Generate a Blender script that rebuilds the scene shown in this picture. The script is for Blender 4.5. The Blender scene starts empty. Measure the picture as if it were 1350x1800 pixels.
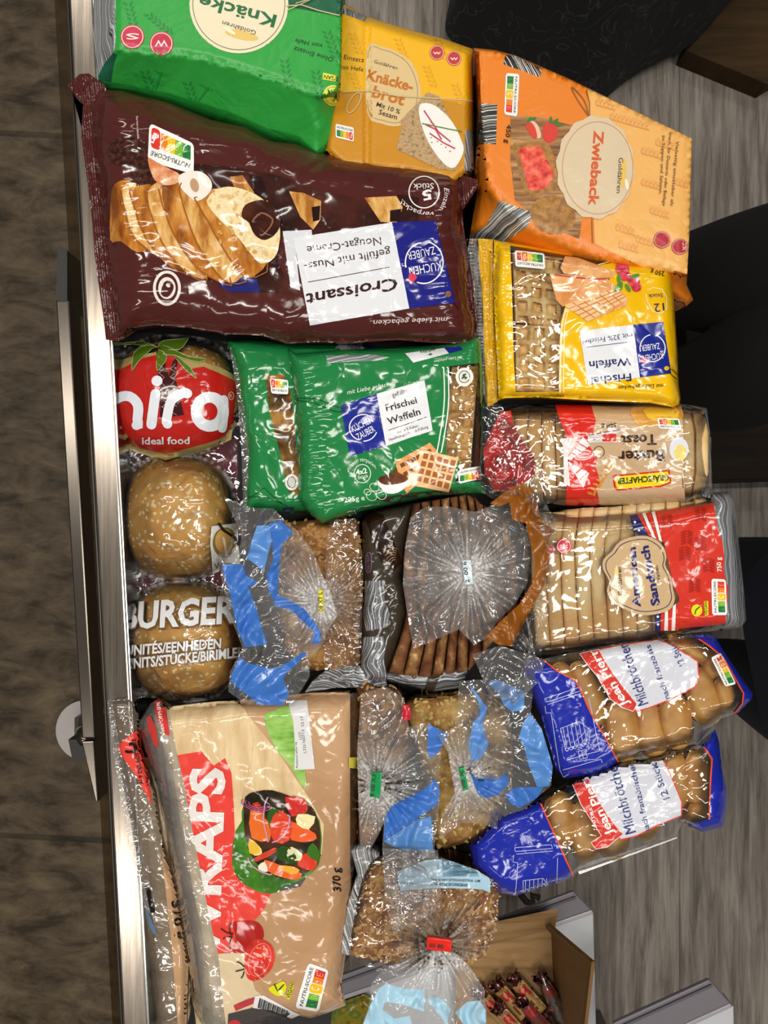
import bpy, bmesh, math, random
import numpy as np
from mathutils import Vector, Matrix
from mathutils.bvhtree import BVHTree
from mathutils.geometry import delaunay_2d_cdt
scene = bpy.context.scene
COL = scene.collection
# ---------------------------------------------------------------- camera, world, lamps, exposure
CZ = 1.50            # camera height above the floor
FPX = 1380.0         # focal length in pixels of the 1350 x 1800 frame
cam = bpy.data.cameras.new('camera'); camo = bpy.data.objects.new('camera', cam); COL.objects.link(camo)
camo.location = (0, 0, CZ); camo.rotation_euler = (0, 0, 0)
cam.sensor_fit = 'VERTICAL'; cam.sensor_height = 24.0; cam.sensor_width = 18.0; cam.lens = FPX / 1800 * 24.0
cam.clip_start = 0.02; cam.clip_end = 30
scene.camera = camo
scene.view_settings.view_transform = 'Standard'; scene.view_settings.look = 'None'
scene.view_settings.gamma = 1; scene.view_settings.use_curve_mapping = False
scene.view_settings.exposure = 0.0
scene.cycles.transparent_max_bounces = 24
scene.cycles.max_bounces = 7
scene.cycles.caustics_reflective = False; scene.cycles.caustics_refractive = False
world = bpy.data.worlds.new('shop_air'); scene.world = world; world.use_nodes = True
bg = world.node_tree.nodes['Background']; bg.inputs[0].default_value = (1.0, 0.93, 0.85, 1); bg.inputs[1].default_value = 0.15
def lamp(name, loc, sx, sy, e, col=(1, 0.95, 0.88)):
    l = bpy.data.lights.new(name, 'AREA'); l.shape = 'RECTANGLE'; l.size = sx; l.size_y = sy
    l.energy = e; l.color = col
    o = bpy.data.objects.new(name, l); o.location = loc; COL.objects.link(o); return o
for lx, ly, e in ((-1.05, 0.45, 20), (1.1, 0.45, 20), (-1.05, -1.35, 12), (1.1, -1.35, 12), (-1.05, 2.1, 12), (1.1, 2.1, 12)):
    lamp('ceiling_tube_light', (lx, ly, 3.0), 1.4, 0.10, e)
lamp('ceiling_panel_light', (0.35, -0.25, 3.05), 0.5, 0.5, 14)

# ---------------------------------------------------------------- helpers
def P(px, py, z):
    d = (CZ - z) / FPX
    return Vector(((px - 675) * d, -(py - 900) * d, z))
def hexc(h):
    h = h.lstrip('#'); r = [int(h[i:i+2], 16) / 255 for i in (0, 2, 4)]
    return tuple(c / 12.92 if c <= .04045 else ((c + .055) / 1.055) ** 2.4 for c in r) + (1,)
def crop(x0, y0, s):
    return lambda pts: [(x0 + x / s, y0 + y / s) for x, y in pts]
c1 = crop(0, 0, 2); c2 = crop(550, 0, 1.6875); c3 = crop(100, 100, 1.776); c4 = crop(780, 380, 2.368)
c5 = crop(380, 580, 2.596); c6 = crop(150, 580, 4.09); c7 = crop(150, 880, 4.09); c8 = crop(380, 860, 4.5)
c9 = crop(620, 840, 3.75); c10 = crop(880, 840, 2.872); c11 = crop(780, 1080, 2.368); c12 = crop(150, 1200, 2.647)
c13 = crop(580, 1180, 3.375); c14 = crop(560, 1460, 3.75); c15 = crop(780, 1480, 2.368)

def hash2(ix, iy, seed):
    v = np.sin(ix * 127.1 + iy * 311.7 + seed * 74.7) * 43758.5453
    return v - np.floor(v)
def vnoise(x, y, seed=0):
    ix = np.floor(x); iy = np.floor(y); fx = x - ix; fy = y - iy
    ux = fx * fx * (3 - 2 * fx); uy = fy * fy * (3 - 2 * fy)
    a = hash2(ix, iy, seed); b = hash2(ix + 1, iy, seed); c = hash2(ix, iy + 1, seed); d = hash2(ix + 1, iy + 1, seed)
    return (a + (b - a) * ux) * (1 - uy) + (c + (d - c) * ux) * uy - .5
def fbm(x, y, lam, seed=0, octv=3):
    r = 0; a = 1
    for i in range(octv):
        r = r + a * vnoise(x / lam, y / lam, seed + i * 13); a *= .5; lam *= .5
    return r
def crumple(x, y, lam, seed=0, n=4):
    """sharp folds of crushed film, about -0.5 .. 0.5"""
    rr = random.Random(seed); r = 0; tot = 0
    wx = x + lam * 1.1 * fbm(x, y, lam * 1.4, seed, 2); wy = y + lam * 1.1 * fbm(x, y, lam * 1.4, seed + 5, 2)
    for i in range(n):
        a = rr.uniform(0, math.pi); l = lam * rr.uniform(.6, 1.5); ph = rr.random(); w = l / lam
        t = (wx * math.cos(a) + wy * math.sin(a)) / l + ph
        r = r + w * (np.abs(t - np.floor(t) - .5) * 2 - .5); tot += w
    return r / tot
def dist(x, y, poly):
    best = np.full(x.shape, 1e9); n = len(poly)
    for i in range(n):
        ax, ay = poly[i]; bx, by = poly[(i + 1) % n]
        dx, dy = bx - ax, by - ay; L = dx * dx + dy * dy or 1e-9
        t = np.clip(((x - ax) * dx + (y - ay) * dy) / L, 0, 1)
        best = np.minimum(best, np.hypot(x - ax - t * dx, y - ay - t * dy))
    return best
def inside(x, y, poly):
    r = np.zeros(x.shape, bool); n = len(poly)
    for i in range(n):
        ax, ay = poly[i]; bx, by = poly[(i + 1) % n]
        if ay == by: continue
        c = ((ay > y) != (by > y)) & (x < (bx - ax) * (y - ay) / (by - ay) + ax)
        r ^= c
    return r
def smooth(poly, k=4):
    out = []; n = len(poly)
    for i in range(n):
        p0, p1, p2, p3 = (poly[(i + j) % n] for j in (-1, 0, 1, 2))
        for s in range(k):
            t = s / k
            out.append(tuple(.5 * (2 * p1[q] + (p2[q] - p0[q]) * t + (2 * p0[q] - 5 * p1[q] + 4 * p2[q] - p3[q]) * t * t
                             + (3 * p1[q] - p0[q] - 3 * p2[q] + p3[q]) * t ** 3) for q in (0, 1)))
    return out
def ellipse(cx, cy, rx, ry, rot=0, n=28, pw=1.0, a0=0, a1=360):
    o = []; r = math.radians(rot)
    for i in range(n if a1 - a0 >= 360 else n + 1):
        t = math.radians(a0 + (a1 - a0) * i / n); c, s = math.cos(t), math.sin(t)
        u = rx * math.copysign(abs(c) ** pw, c); v = ry * math.copysign(abs(s) ** pw, s)
        o.append((cx + u * math.cos(r) - v * math.sin(r), cy + u * math.sin(r) + v * math.cos(r)))
    return o
def resample(poly, step, closed=True):
    o = []; n = len(poly)
    for i in range(n if closed else n - 1):
        a = poly[i]; b = poly[(i + 1) % n]; L = math.hypot(b[0] - a[0], b[1] - a[1]); k = max(1, round(L / step))
        for j in range(k): o.append((a[0] + (b[0] - a[0]) * j / k, a[1] + (b[1] - a[1]) * j / k))
    if not closed: o.append(poly[-1])
    return o
def stroke(pts, w, closed=False):
    """polyline of width w as a polygon (pixels)"""
    pts = [Vector(p) for p in pts]; n = len(pts); L = []; R = []
    for i in range(n):
        a = pts[i - 1] if i or closed else pts[i]; b = pts[(i + 1) % n] if i < n - 1 or closed else pts[i]
        d = (b - a); d = d.normalized() if d.length else Vector((1, 0)); q = Vector((-d.y, d.x)) * w / 2
        L.append(tuple(pts[i] + q)); R.append(tuple(pts[i] - q))
    if closed: return [L, R]
    return L + R[::-1]
def cdt(poly, step, rings=(), jitter=0.0, seed=1):
    """triangulate a polygon with inner grid points; rings are extra closed lines kept as edges"""
    b = resample(poly, step); pts = [Vector(p) for p in b]; n = len(b)
    edges = [(i, (i + 1) % n) for i in range(n)]
    allrings = []
    for r in rings:
        rr = resample(r, step); k = len(pts); m = len(rr)
        pts += [Vector(p) for p in rr]; edges += [(k + i, k + (i + 1) % m) for i in range(m)]; allrings.append(rr)
    xs = [p[0] for p in b]; ys = [p[1] for p in b]
    gx, gy = np.meshgrid(np.arange(min(xs) + step / 2, max(xs), step), np.arange(min(ys) + step / 2, max(ys), step * .87))
    gx = gx.copy(); gx[1::2] += step / 2
    rs = np.random.RandomState(seed)
    gx = (gx + (rs.rand(*gx.shape) - .5) * step * jitter).ravel(); gy = (gy + (rs.rand(*gy.shape) - .5) * step * jitter).ravel()
    nb_ = len(b); ii = []
    for i in range(nb_):      # a row of points just inside the border keeps steep edges even
        a_, c_ = b[i - 1], b[(i + 1) % nb_]; dx, dy = c_[0] - a_[0], c_[1] - a_[1]; L = math.hypot(dx, dy) or 1
        for sg in (1, -1): ii.append((b[i][0] - dy / L * sg * step * .4, b[i][1] + dx / L * sg * step * .4))
    ii = np.array(ii); ik = inside(ii[:, 0], ii[:, 1], b) & (dist(ii[:, 0], ii[:, 1], b) > step * .33)
    for r in allrings: ik &= dist(ii[:, 0], ii[:, 1], r) > step * .3
    ii = ii[ik]
    ok = inside(gx, gy, b) & (dist(gx, gy, b) > step * .95)
    for r in allrings: ok &= dist(gx, gy, r) > step * .35
    pts += [Vector((float(x), float(y))) for x, y in zip(gx[ok], gy[ok])]
    pts += [Vector((float(x), float(y))) for x, y in ii]
    v, e, f, _, _, _ = delaunay_2d_cdt(pts, edges, [], 0, 1e-4)
    V = np.array([(p.x, p.y) for p in v]); F = np.array([t for t in f if len(t) == 3])
    cx = V[F].mean(1); F = F[inside(cx[:, 0], cx[:, 1], b)]
    return V, F

# ---------------------------------------------------------------- materials
MATS = {}
def N(nt, typ, **kw):
    n = nt.nodes.new(typ)
    for k, v in kw.items():
        if k.startswith('i_'):
            key = k[2:]; n.inputs[int(key) if key.isdigit() else key.replace('_', ' ')].default_value = v
        else: setattr(n, k, v)
    return n
def newmat(key):
    m = bpy.data.materials.new(key); m.use_nodes = True; nt = m.node_tree
    return m, nt, nt.nodes['Principled BSDF'], nt.nodes['Material Output']
def height(nt, s1, a1, s2, a2):
    """folded noise height in object space"""
    tc = N(nt, 'ShaderNodeTexCoord'); out = None
    for s, a in ((s1, a1), (s2, a2)):
        n = N(nt, 'ShaderNodeTexNoise', i_Scale=s, i_Detail=2.5, i_Roughness=.45, i_Distortion=.8)
        nt.links.new(tc.outputs['Object'], n.inputs['Vector'])
        m = N(nt, 'ShaderNodeMath', operation='SUBTRACT', i_1=.5); nt.links.new(n.outputs[0], m.inputs[0])
        ab = N(nt, 'ShaderNodeMath', operation='ABSOLUTE'); nt.links.new(m.outputs[0], ab.inputs[0])
        mu = N(nt, 'ShaderNodeMath', operation='MULTIPLY', i_1=a); nt.links.new(ab.outputs[0], mu.inputs[0])
        if out is None: out = mu
        else:
            ad = N(nt, 'ShaderNodeMath', operation='ADD'); nt.links.new(out.outputs[0], ad.inputs[0]); nt.links.new(mu.outputs[0], ad.inputs[1]); out = ad
    return out, tc
def bump_to(nt, h, bs, strength, distance):
    b = N(nt, 'ShaderNodeBump', i_Strength=strength, i_Distance=distance)
    nt.links.new(h.outputs[0], b.inputs['Height']); nt.links.new(b.outputs[0], bs.inputs['Normal']); return b
KINDS = {'film': (.13, 8, 1.0, 24, .2, .9, .018), 'paper': (.36, 30, 1.0, 120, .15, .5, .005), 'card': (.42, 12, .5, 60, .1, .3, .003),
         'flat': (.5, 20, 0, 60, 0, 0, .001), 'smoothfilm': (.14, 14, 1.0, 60, .12, .8, .008)}
def ink(col, kind='film', alpha=1.0):
    key = f'ink_{col}_{kind}_{alpha}'
    if key in MATS: return MATS[key]
    m, nt, bs, out = newmat(key); r, s1, a1, s2, a2, st, ds = KINDS[kind]
    bs.inputs['Base Color'].default_value = hexc(col); bs.inputs['Roughness'].default_value = r
    bs.inputs['IOR'].default_value = 1.5
    if alpha < 1: bs.inputs['Alpha'].default_value = alpha
    if st: h, tc = height(nt, s1, a1, s2, a2); bump_to(nt, h, bs, st, ds)
    MATS[key] = m; return m
def stripes(cols, freq, angle, kind='film', warp=.02, alpha=1.0):
    """printed thin lines, freq per metre, running along a direction"""
    key = f'stripes_{cols}_{freq}_{angle}_{kind}'
    if key in MATS: return MATS[key]
    m, nt, bs, out = newmat(key); r, s1, a1, s2, a2, st, ds = KINDS[kind]
    h, tc = height(nt, s1, a1, s2, a2); bump_to(nt, h, bs, st, ds); bs.inputs['Roughness'].default_value = r
    mp = N(nt, 'ShaderNodeMapping'); mp.inputs['Rotation'].default_value = (0, 0, math.radians(angle))
    nt.links.new(tc.outputs['Object'], mp.inputs['Vector'])
    sep = N(nt, 'ShaderNodeSeparateXYZ'); nt.links.new(mp.outputs[0], sep.inputs[0])
    n2 = N(nt, 'ShaderNodeTexNoise', i_Scale=28, i_Detail=1.0); nt.links.new(tc.outputs['Object'], n2.inputs['Vector'])
    w = N(nt, 'ShaderNodeMath', operation='MULTIPLY', i_1=warp); nt.links.new(n2.outputs[0], w.inputs[0])
    ad = N(nt, 'ShaderNodeMath', operation='ADD'); nt.links.new(sep.outputs[0], ad.inputs[0]); nt.links.new(w.outputs[0], ad.inputs[1])
    fr = N(nt, 'ShaderNodeMath', operation='MULTIPLY', i_1=freq); nt.links.new(ad.outputs[0], fr.inputs[0])
    cmb = N(nt, 'ShaderNodeCombineXYZ'); nt.links.new(fr.outputs[0], cmb.inputs[0])
    n3 = N(nt, 'ShaderNodeTexNoise', i_Scale=1.0, i_Detail=2.0, noise_dimensions='1D'); nt.links.new(fr.outputs[0], n3.inputs['W'])
    cr = N(nt, 'ShaderNodeValToRGB'); nt.links.new(n3.outputs[0], cr.inputs[0]); cr.color_ramp.interpolation = 'CONSTANT'
    cr.color_ramp.elements[0].color = hexc(cols[0]); cr.color_ramp.elements[1].color = hexc(cols[1]); cr.color_ramp.elements[1].position = .44
    for k, c in enumerate(cols[2:]):
        e = cr.color_ramp.elements.new(.5 + .06 * k); e.color = hexc(c)
    nt.links.new(cr.outputs[0], bs.inputs['Base Color'])
    if alpha < 1: bs.inputs['Alpha'].default_value = alpha
    MATS[key] = m; return m
def ramp(name, cols, scale, rough=.7, bump=.4, bdist=.002, detail=5, stretch=(1, 1, 1), kind=None, sharp=(.35, .65), spec=.3, rot=0):
    """mottled colour: crumb, crust, stone, printed food"""
    key = f'ramp_{name}'
    if key in MATS: return MATS[key]
    m, nt, bs, out = newmat(key); tc = N(nt, 'ShaderNodeTexCoord')
    mp = N(nt, 'ShaderNodeMapping'); mp.inputs['Scale'].default_value = stretch; mp.inputs['Rotation'].default_value = (0, 0, math.radians(rot))
    nt.links.new(tc.outputs['Object'], mp.inputs['Vector'])
    n = N(nt, 'ShaderNodeTexNoise', i_Scale=scale, i_Detail=detail, i_Roughness=.6); nt.links.new(mp.outputs[0], n.inputs['Vector'])
    cr = N(nt, 'ShaderNodeValToRGB'); el = cr.color_ramp.elements
    k = len(cols)
    el[0].position = sharp[0]; el[0].color = hexc(cols[0]); el[1].position = sharp[1]; el[1].color = hexc(cols[-1])
    for i in range(1, k - 1):
        e = el.new(sharp[0] + (sharp[1] - sharp[0]) * i / (k - 1)); e.color = hexc(cols[i])
    nt.links.new(n.outputs[0], cr.inputs[0]); nt.links.new(cr.outputs[0], bs.inputs['Base Color'])
    bs.inputs['Roughness'].default_value = rough; bs.inputs['Specular IOR Level'].default_value = spec
    if kind:
        r, s1, a1, s2, a2, st, ds = KINDS[kind]; h, _ = height(nt, s1, a1, s2, a2); bump_to(nt, h, bs, st, ds); bs.inputs['Roughness'].default_value = r
        bs.inputs['Specular IOR Level'].default_value = .5
    else: bump_to(nt, n, bs, bump, bdist)
    MATS[key] = m; return m
def clear(name, haze=.05, gloss=.10, rough=.10, s1=25, s2=80, st=1.0, ds=.014, tint='#f4f4f4', hazecol='#ffffff', crease_glint=0.0, fr=1.6):
    """transparent wrapping film: see-through with glossy crinkles"""
    key = f'clear_{name}'
    if key in MATS: return MATS[key]
    m, nt, bs, out = newmat(key); nt.nodes.remove(bs)
    tr = N(nt, 'ShaderNodeBsdfTransparent'); tr.inputs[0].default_value = hexc(tint)
    gl = N(nt, 'ShaderNodeBsdfGlossy', i_Roughness=rough); gl.inputs[0].default_value = (1, 1, 1, 1)
    df = N(nt, 'ShaderNodeBsdfDiffuse'); df.inputs[0].default_value = hexc(hazecol)
    h, tc = height(nt, s1, 1.0, s2, .3); b = bump_to(nt, h, gl, st, ds)
    lw = N(nt, 'ShaderNodeFresnel', i_IOR=1.45); nt.links.new(b.outputs[0], lw.inputs['Normal'])
    mu = N(nt, 'ShaderNodeMath', operation='MULTIPLY_ADD', i_1=fr, i_2=gloss - .04, use_clamp=True); nt.links.new(lw.outputs[0], mu.inputs[0])
    m1 = N(nt, 'ShaderNodeMixShader', i_0=haze)
    if crease_glint:  # whitens folded film; streak highlights painted into the diffuse mix
        at = N(nt, 'ShaderNodeAttribute', attribute_name='crease_glint'); ma = N(nt, 'ShaderNodeMath', operation='MULTIPLY_ADD', i_1=crease_glint, i_2=haze, use_clamp=True)
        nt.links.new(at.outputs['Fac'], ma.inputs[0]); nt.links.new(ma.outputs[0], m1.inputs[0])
    nt.links.new(tr.outputs[0], m1.inputs[1]); nt.links.new(df.outputs[0], m1.inputs[2])
    m2 = N(nt, 'ShaderNodeMixShader'); nt.links.new(mu.outputs[0], m2.inputs[0]); nt.links.new(m1.outputs[0], m2.inputs[1]); nt.links.new(gl.outputs[0], m2.inputs[2])
    nt.links.new(m2.outputs[0], out.inputs[0])
    MATS[key] = m; return m
def plain(name, col, rough=.5, metal=0.0, bump=0, bscale=40, aniso=0):
    key = f'plain_{name}'
    if key in MATS: return MATS[key]
    m, nt, bs, out = newmat(key)
    bs.inputs['Base Color'].default_value = hexc(col); bs.inputs['Roughness'].default_value = rough; bs.inputs['Metallic'].default_value = metal
    if bump:
        tc = N(nt, 'ShaderNodeTexCoord'); n = N(nt, 'ShaderNodeTexNoise', i_Scale=bscale, i_Detail=4.0)
        nt.links.new(tc.outputs['Object'], n.inputs['Vector']); bump_to(nt, n, bs, bump, .002)
    MATS[key] = m; return m

# ---------------------------------------------------------------- objects
def tagit(o, label, cat, group=None):
    o['label'] = label; o['category'] = cat
    if group: o['group'] = group
    return o
def thing(name, label, cat, loc, group=None):
    o = bpy.data.objects.new(name, None); o.empty_display_size = .02; o.location = loc; COL.objects.link(o)
    return tagit(o, label, cat, group)
def mesh_obj(name, verts, faces, mats, root=None, midx=None, smooth_=True, origin=None):
    """verts in world space; the object sits at the root's place (or at origin)"""
    me = bpy.data.meshes.new(name); V = np.asarray(verts, float)
    if root is not None: off = np.array(root.location if root.parent is None else root.matrix_world.translation)
    elif origin is not None: off = np.array(origin)
    else: off = np.zeros(3)
    me.from_pydata((V - off).tolist(), [], [list(map(int, f)) for f in faces]); me.update()
    for m in mats: me.materials.append(m)
    if midx is not None: me.polygons.foreach_set('material_index', np.asarray(midx, np.int32))
    if smooth_: me.polygons.foreach_set('use_smooth', np.ones(len(me.polygons), bool))
    o = bpy.data.objects.new(name, me); COL.objects.link(o)
    if root is not None: o.parent = root
    else: o.location = off
    return o
def child(o, root):
    o.parent = root; return o
class Slab:
    """one solid whose top is a height field; z given for every traced point, closed underneath"""
    def __init__(s, name, outline, zf, mat, root=None, step=7, zones=(), zbot=None, under=None, sheet=False, label=None, seed=1, sm=0, origin=None, rings=()):
        if sm: outline = smooth(outline, sm)
        s.outline = outline
        V, F = cdt(outline, step, [z[0] for z in zones] + list(rings), .25, seed)
        x, y = V[:, 0], V[:, 1]; z = zf(x, y); d = (CZ - z) / FPX
        top = np.stack([(x - 675) * d, -(y - 900) * d, z], 1)
        cx = V[F].mean(1); mi = np.zeros(len(F), int); mats = [mat]
        for poly, zm in zones:
            if zm not in mats: mats.append(zm)
            mi[inside(cx[:, 0], cx[:, 1], poly)] = mats.index(zm)
        a, b, c = top[F[:, 0]], top[F[:, 1]], top[F[:, 2]]
        flip = np.cross(b - a, c - a)[:, 2] < 0; F[flip] = F[flip][:, ::-1]
        s.top = top; s.F = F
        s.bvh = BVHTree.FromPolygons([Vector(t) for t in top], F.tolist())
        verts = top; faces = [list(f) for f in F]; midx = list(mi)
        if not sheet:
            cnt = {}
            for f in F:
                for q in range(3):
                    e = (f[q], f[(q + 1) % 3]); k = (min(e), max(e)); cnt.setdefault(k, []).append(e)
            bd = [v[0] for v in cnt.values() if len(v) == 1]
            bv = sorted({i for e in bd for i in e}); n = len(top)
            zl = zbot if zbot is not None else float(z.min()) - .01
            low = top.copy(); 
            k = .985
            cen = top[bv].mean(0)
            nb = {v: n + i for i, v in enumerate(bv)}
            rim = top[bv].copy(); rim[:, 2] = np.minimum(rim[:, 2] - .0008, zl); rim[:, :2] = cen[:2] + (rim[:, :2] - cen[:2]) * k
            verts = np.vstack([top, rim, [[cen[0], cen[1], zl]]]); ci = len(verts) - 1
            for e in bd:
                faces.append([e[1], e[0], nb[e[0]], nb[e[1]]]); midx.append(0)
                faces.append([nb[e[1]], nb[e[0]], ci]); midx.append(0)
        s.o = mesh_obj(name, verts, faces, mats, root, midx, origin=origin if root is None else None)
        s.root = root; s.mat = mat
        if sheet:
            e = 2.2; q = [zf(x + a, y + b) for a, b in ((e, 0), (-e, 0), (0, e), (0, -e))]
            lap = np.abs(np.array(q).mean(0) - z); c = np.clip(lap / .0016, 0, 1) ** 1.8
            at = s.o.data.attributes.new('crease_glint', 'FLOAT', 'POINT'); at.data.foreach_set('value', c.astype(np.float32))  # sharp folds marked white, painting streak highlights along them
        if label: s.o['label'] = label
    def drape(s, px, py, off):
        d = Vector(((px - 675) / FPX, -(py - 900) / FPX, -1.0)).normalized()
        h, n, i, _ = s.bvh.ray_cast(Vector((0, 0, CZ)), d)
        if h is None:
            q = Vector((0, 0, CZ)) + d * ((CZ - s.top[:, 2].mean()) / -d.z)
            h, n, i, _ = s.bvh.find_nearest(q)
        if n.z < 0: n = -n
        return h + n * off
def topz(R, zb, H, outline, pw=2.0, tilt=(0, 0), wr=0, wl=60, seed=0, fine=0, fl=22, ef=None, bow=0):
    """rounded pillow height; R edge roundness in pixels"""
    xs = [p[0] for p in outline]; ys = [p[1] for p in outline]; cx, cy = (min(xs) + max(xs)) / 2, (min(ys) + max(ys)) / 2
    hw, hh = (max(xs) - min(xs)) / 2, (max(ys) - min(ys)) / 2
    def f(x, y):
        t = np.clip(dist(x, y, outline) / R, 0, 1); p = (1 - (1 - t) ** pw) ** (1 / pw)
        z = zb + H * p + tilt[0] * (x - cx) / hw + tilt[1] * (y - cy) / hh
        if bow: z = z + bow * (1 - ((x - cx) / hw) ** 2 - ((y - cy) / hh) ** 2)
        if wr: z = z + wr * (crumple(x, y, wl, seed) + .5 * fbm(x, y, wl, seed)) * np.clip(t * 2 + .25, 0, 1)
        if fine: z = z + fine * crumple(x, y, fl, seed + 9)
        if ef: z = z + ef(x, y)
        return z
    return f
def frustum(outline, top, z0, z1, wr=0, wl=50, seed=0, ef=None, soft=1.0):
    """a box-like pack: flat face 'top' at z1, its sides falling to the silhouette at z0"""
    def f(x, y):
        ins = inside(x, y, top); dt = dist(x, y, top); do = dist(x, y, outline)
        t = np.where(ins, 1.0, do / (do + dt + 1e-6)) ** soft
        rnd = np.where(ins, np.clip(1 - dt / 14, 0, 1) ** 2, 0) * .0025
        z = z0 + (z1 - z0) * t - rnd
        if wr: z = z + wr * crumple(x, y, wl, seed)
        if ef: z = z + ef(x, y)
        return z
    return f
def folds(cx, cy, k, amp, rad, seed=0, r0=4, wob=1.0):
    """film gathered at a clip: folds fanning out from one point"""
    def f(x, y):
        dx, dy = x - cx, y - cy; r = np.hypot(dx, dy); th = np.arctan2(dy, dx)
        n = wob * fbm(np.cos(th) * 60 + r * .10, np.sin(th) * 60 + r * .05, 34, seed, 2)
        a = th * k / (2 * math.pi) + n; b = th * k * 1.7 / (2 * math.pi) - n * 1.3
        tri = np.abs(a - np.floor(a) - .5) * 2 - .5; tri2 = np.abs(b - np.floor(b) - .5) * 2 - .5
        return amp * (tri + .5 * tri2) * np.clip(r / (r0 + 18), 0, 1) * np.clip(1 - r / rad, 0, 1) ** .7
    return f
def pleats(x0, y0, x1, y1, reach, amp, lam, seed=0):
    """creases running away from a sealed edge"""
    L = math.hypot(x1 - x0, y1 - y0); ux, uy = (x1 - x0) / L, (y1 - y0) / L
    def f(x, y):
        s = (x - x0) * ux + (y - y0) * uy; q = np.abs(-(x - x0) * uy + (y - y0) * ux)
        t = s / lam + .8 * fbm(s, q * .3, lam * 2, seed, 2)
        return amp * (np.abs(t - np.floor(t) - .5) * 2 - .5) * np.clip(1 - q / reach, 0, 1) * ((s > -10) & (s < L + 10))
    return f
TEXT = {}
def text_mesh(s, bold, res=2):
    key = (s, bold)
    if key in TEXT: return TEXT[key]
    c = bpy.data.curves.new('t', 'FONT'); c.body = s; c.size = 1; c.resolution_u = res; c.offset = bold; c.fill_mode = 'FRONT'
    o = bpy.data.objects.new('t', c); COL.objects.link(o)
    bpy.context.view_layer.update()
    me = o.evaluated_get(bpy.context.evaluated_depsgraph_get()).to_mesh()
    V = np.array([v.co[:2] for v in me.vertices]) if len(me.vertices) else np.zeros((0, 2)); F = []
    for p in me.polygons:
        v = list(p.vertices)
        for i in range(1, len(v) - 1): F.append((v[0], v[i], v[i + 1]))
    o.to_mesh_clear(); bpy.data.objects.remove(o); bpy.data.curves.remove(c)
    TEXT[key] = (V, F); return TEXT[key]
def refine(V, F, L):
    bm = bmesh.new(); vs = [bm.verts.new((v[0], v[1], 0)) for v in V]
    for f in F:
        if len(set(f)) == 3:
            try: bm.faces.new([vs[i] for i in f])
            except ValueError: pass
    for _ in range(7):
        e = [e for e in bm.edges if e.calc_length() > L]
        if not e: break
        bmesh.ops.subdivide_edges(bm, edges=e, cuts=1); bmesh.ops.triangulate(bm, faces=[f for f in bm.faces if len(f.verts) > 3])
    bm.verts.index_update()
    V2 = [(v.co.x, v.co.y) for v in bm.verts]; F2 = [[v.index for v in f.verts] for f in bm.faces]; bm.free()
    return V2, F2
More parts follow.
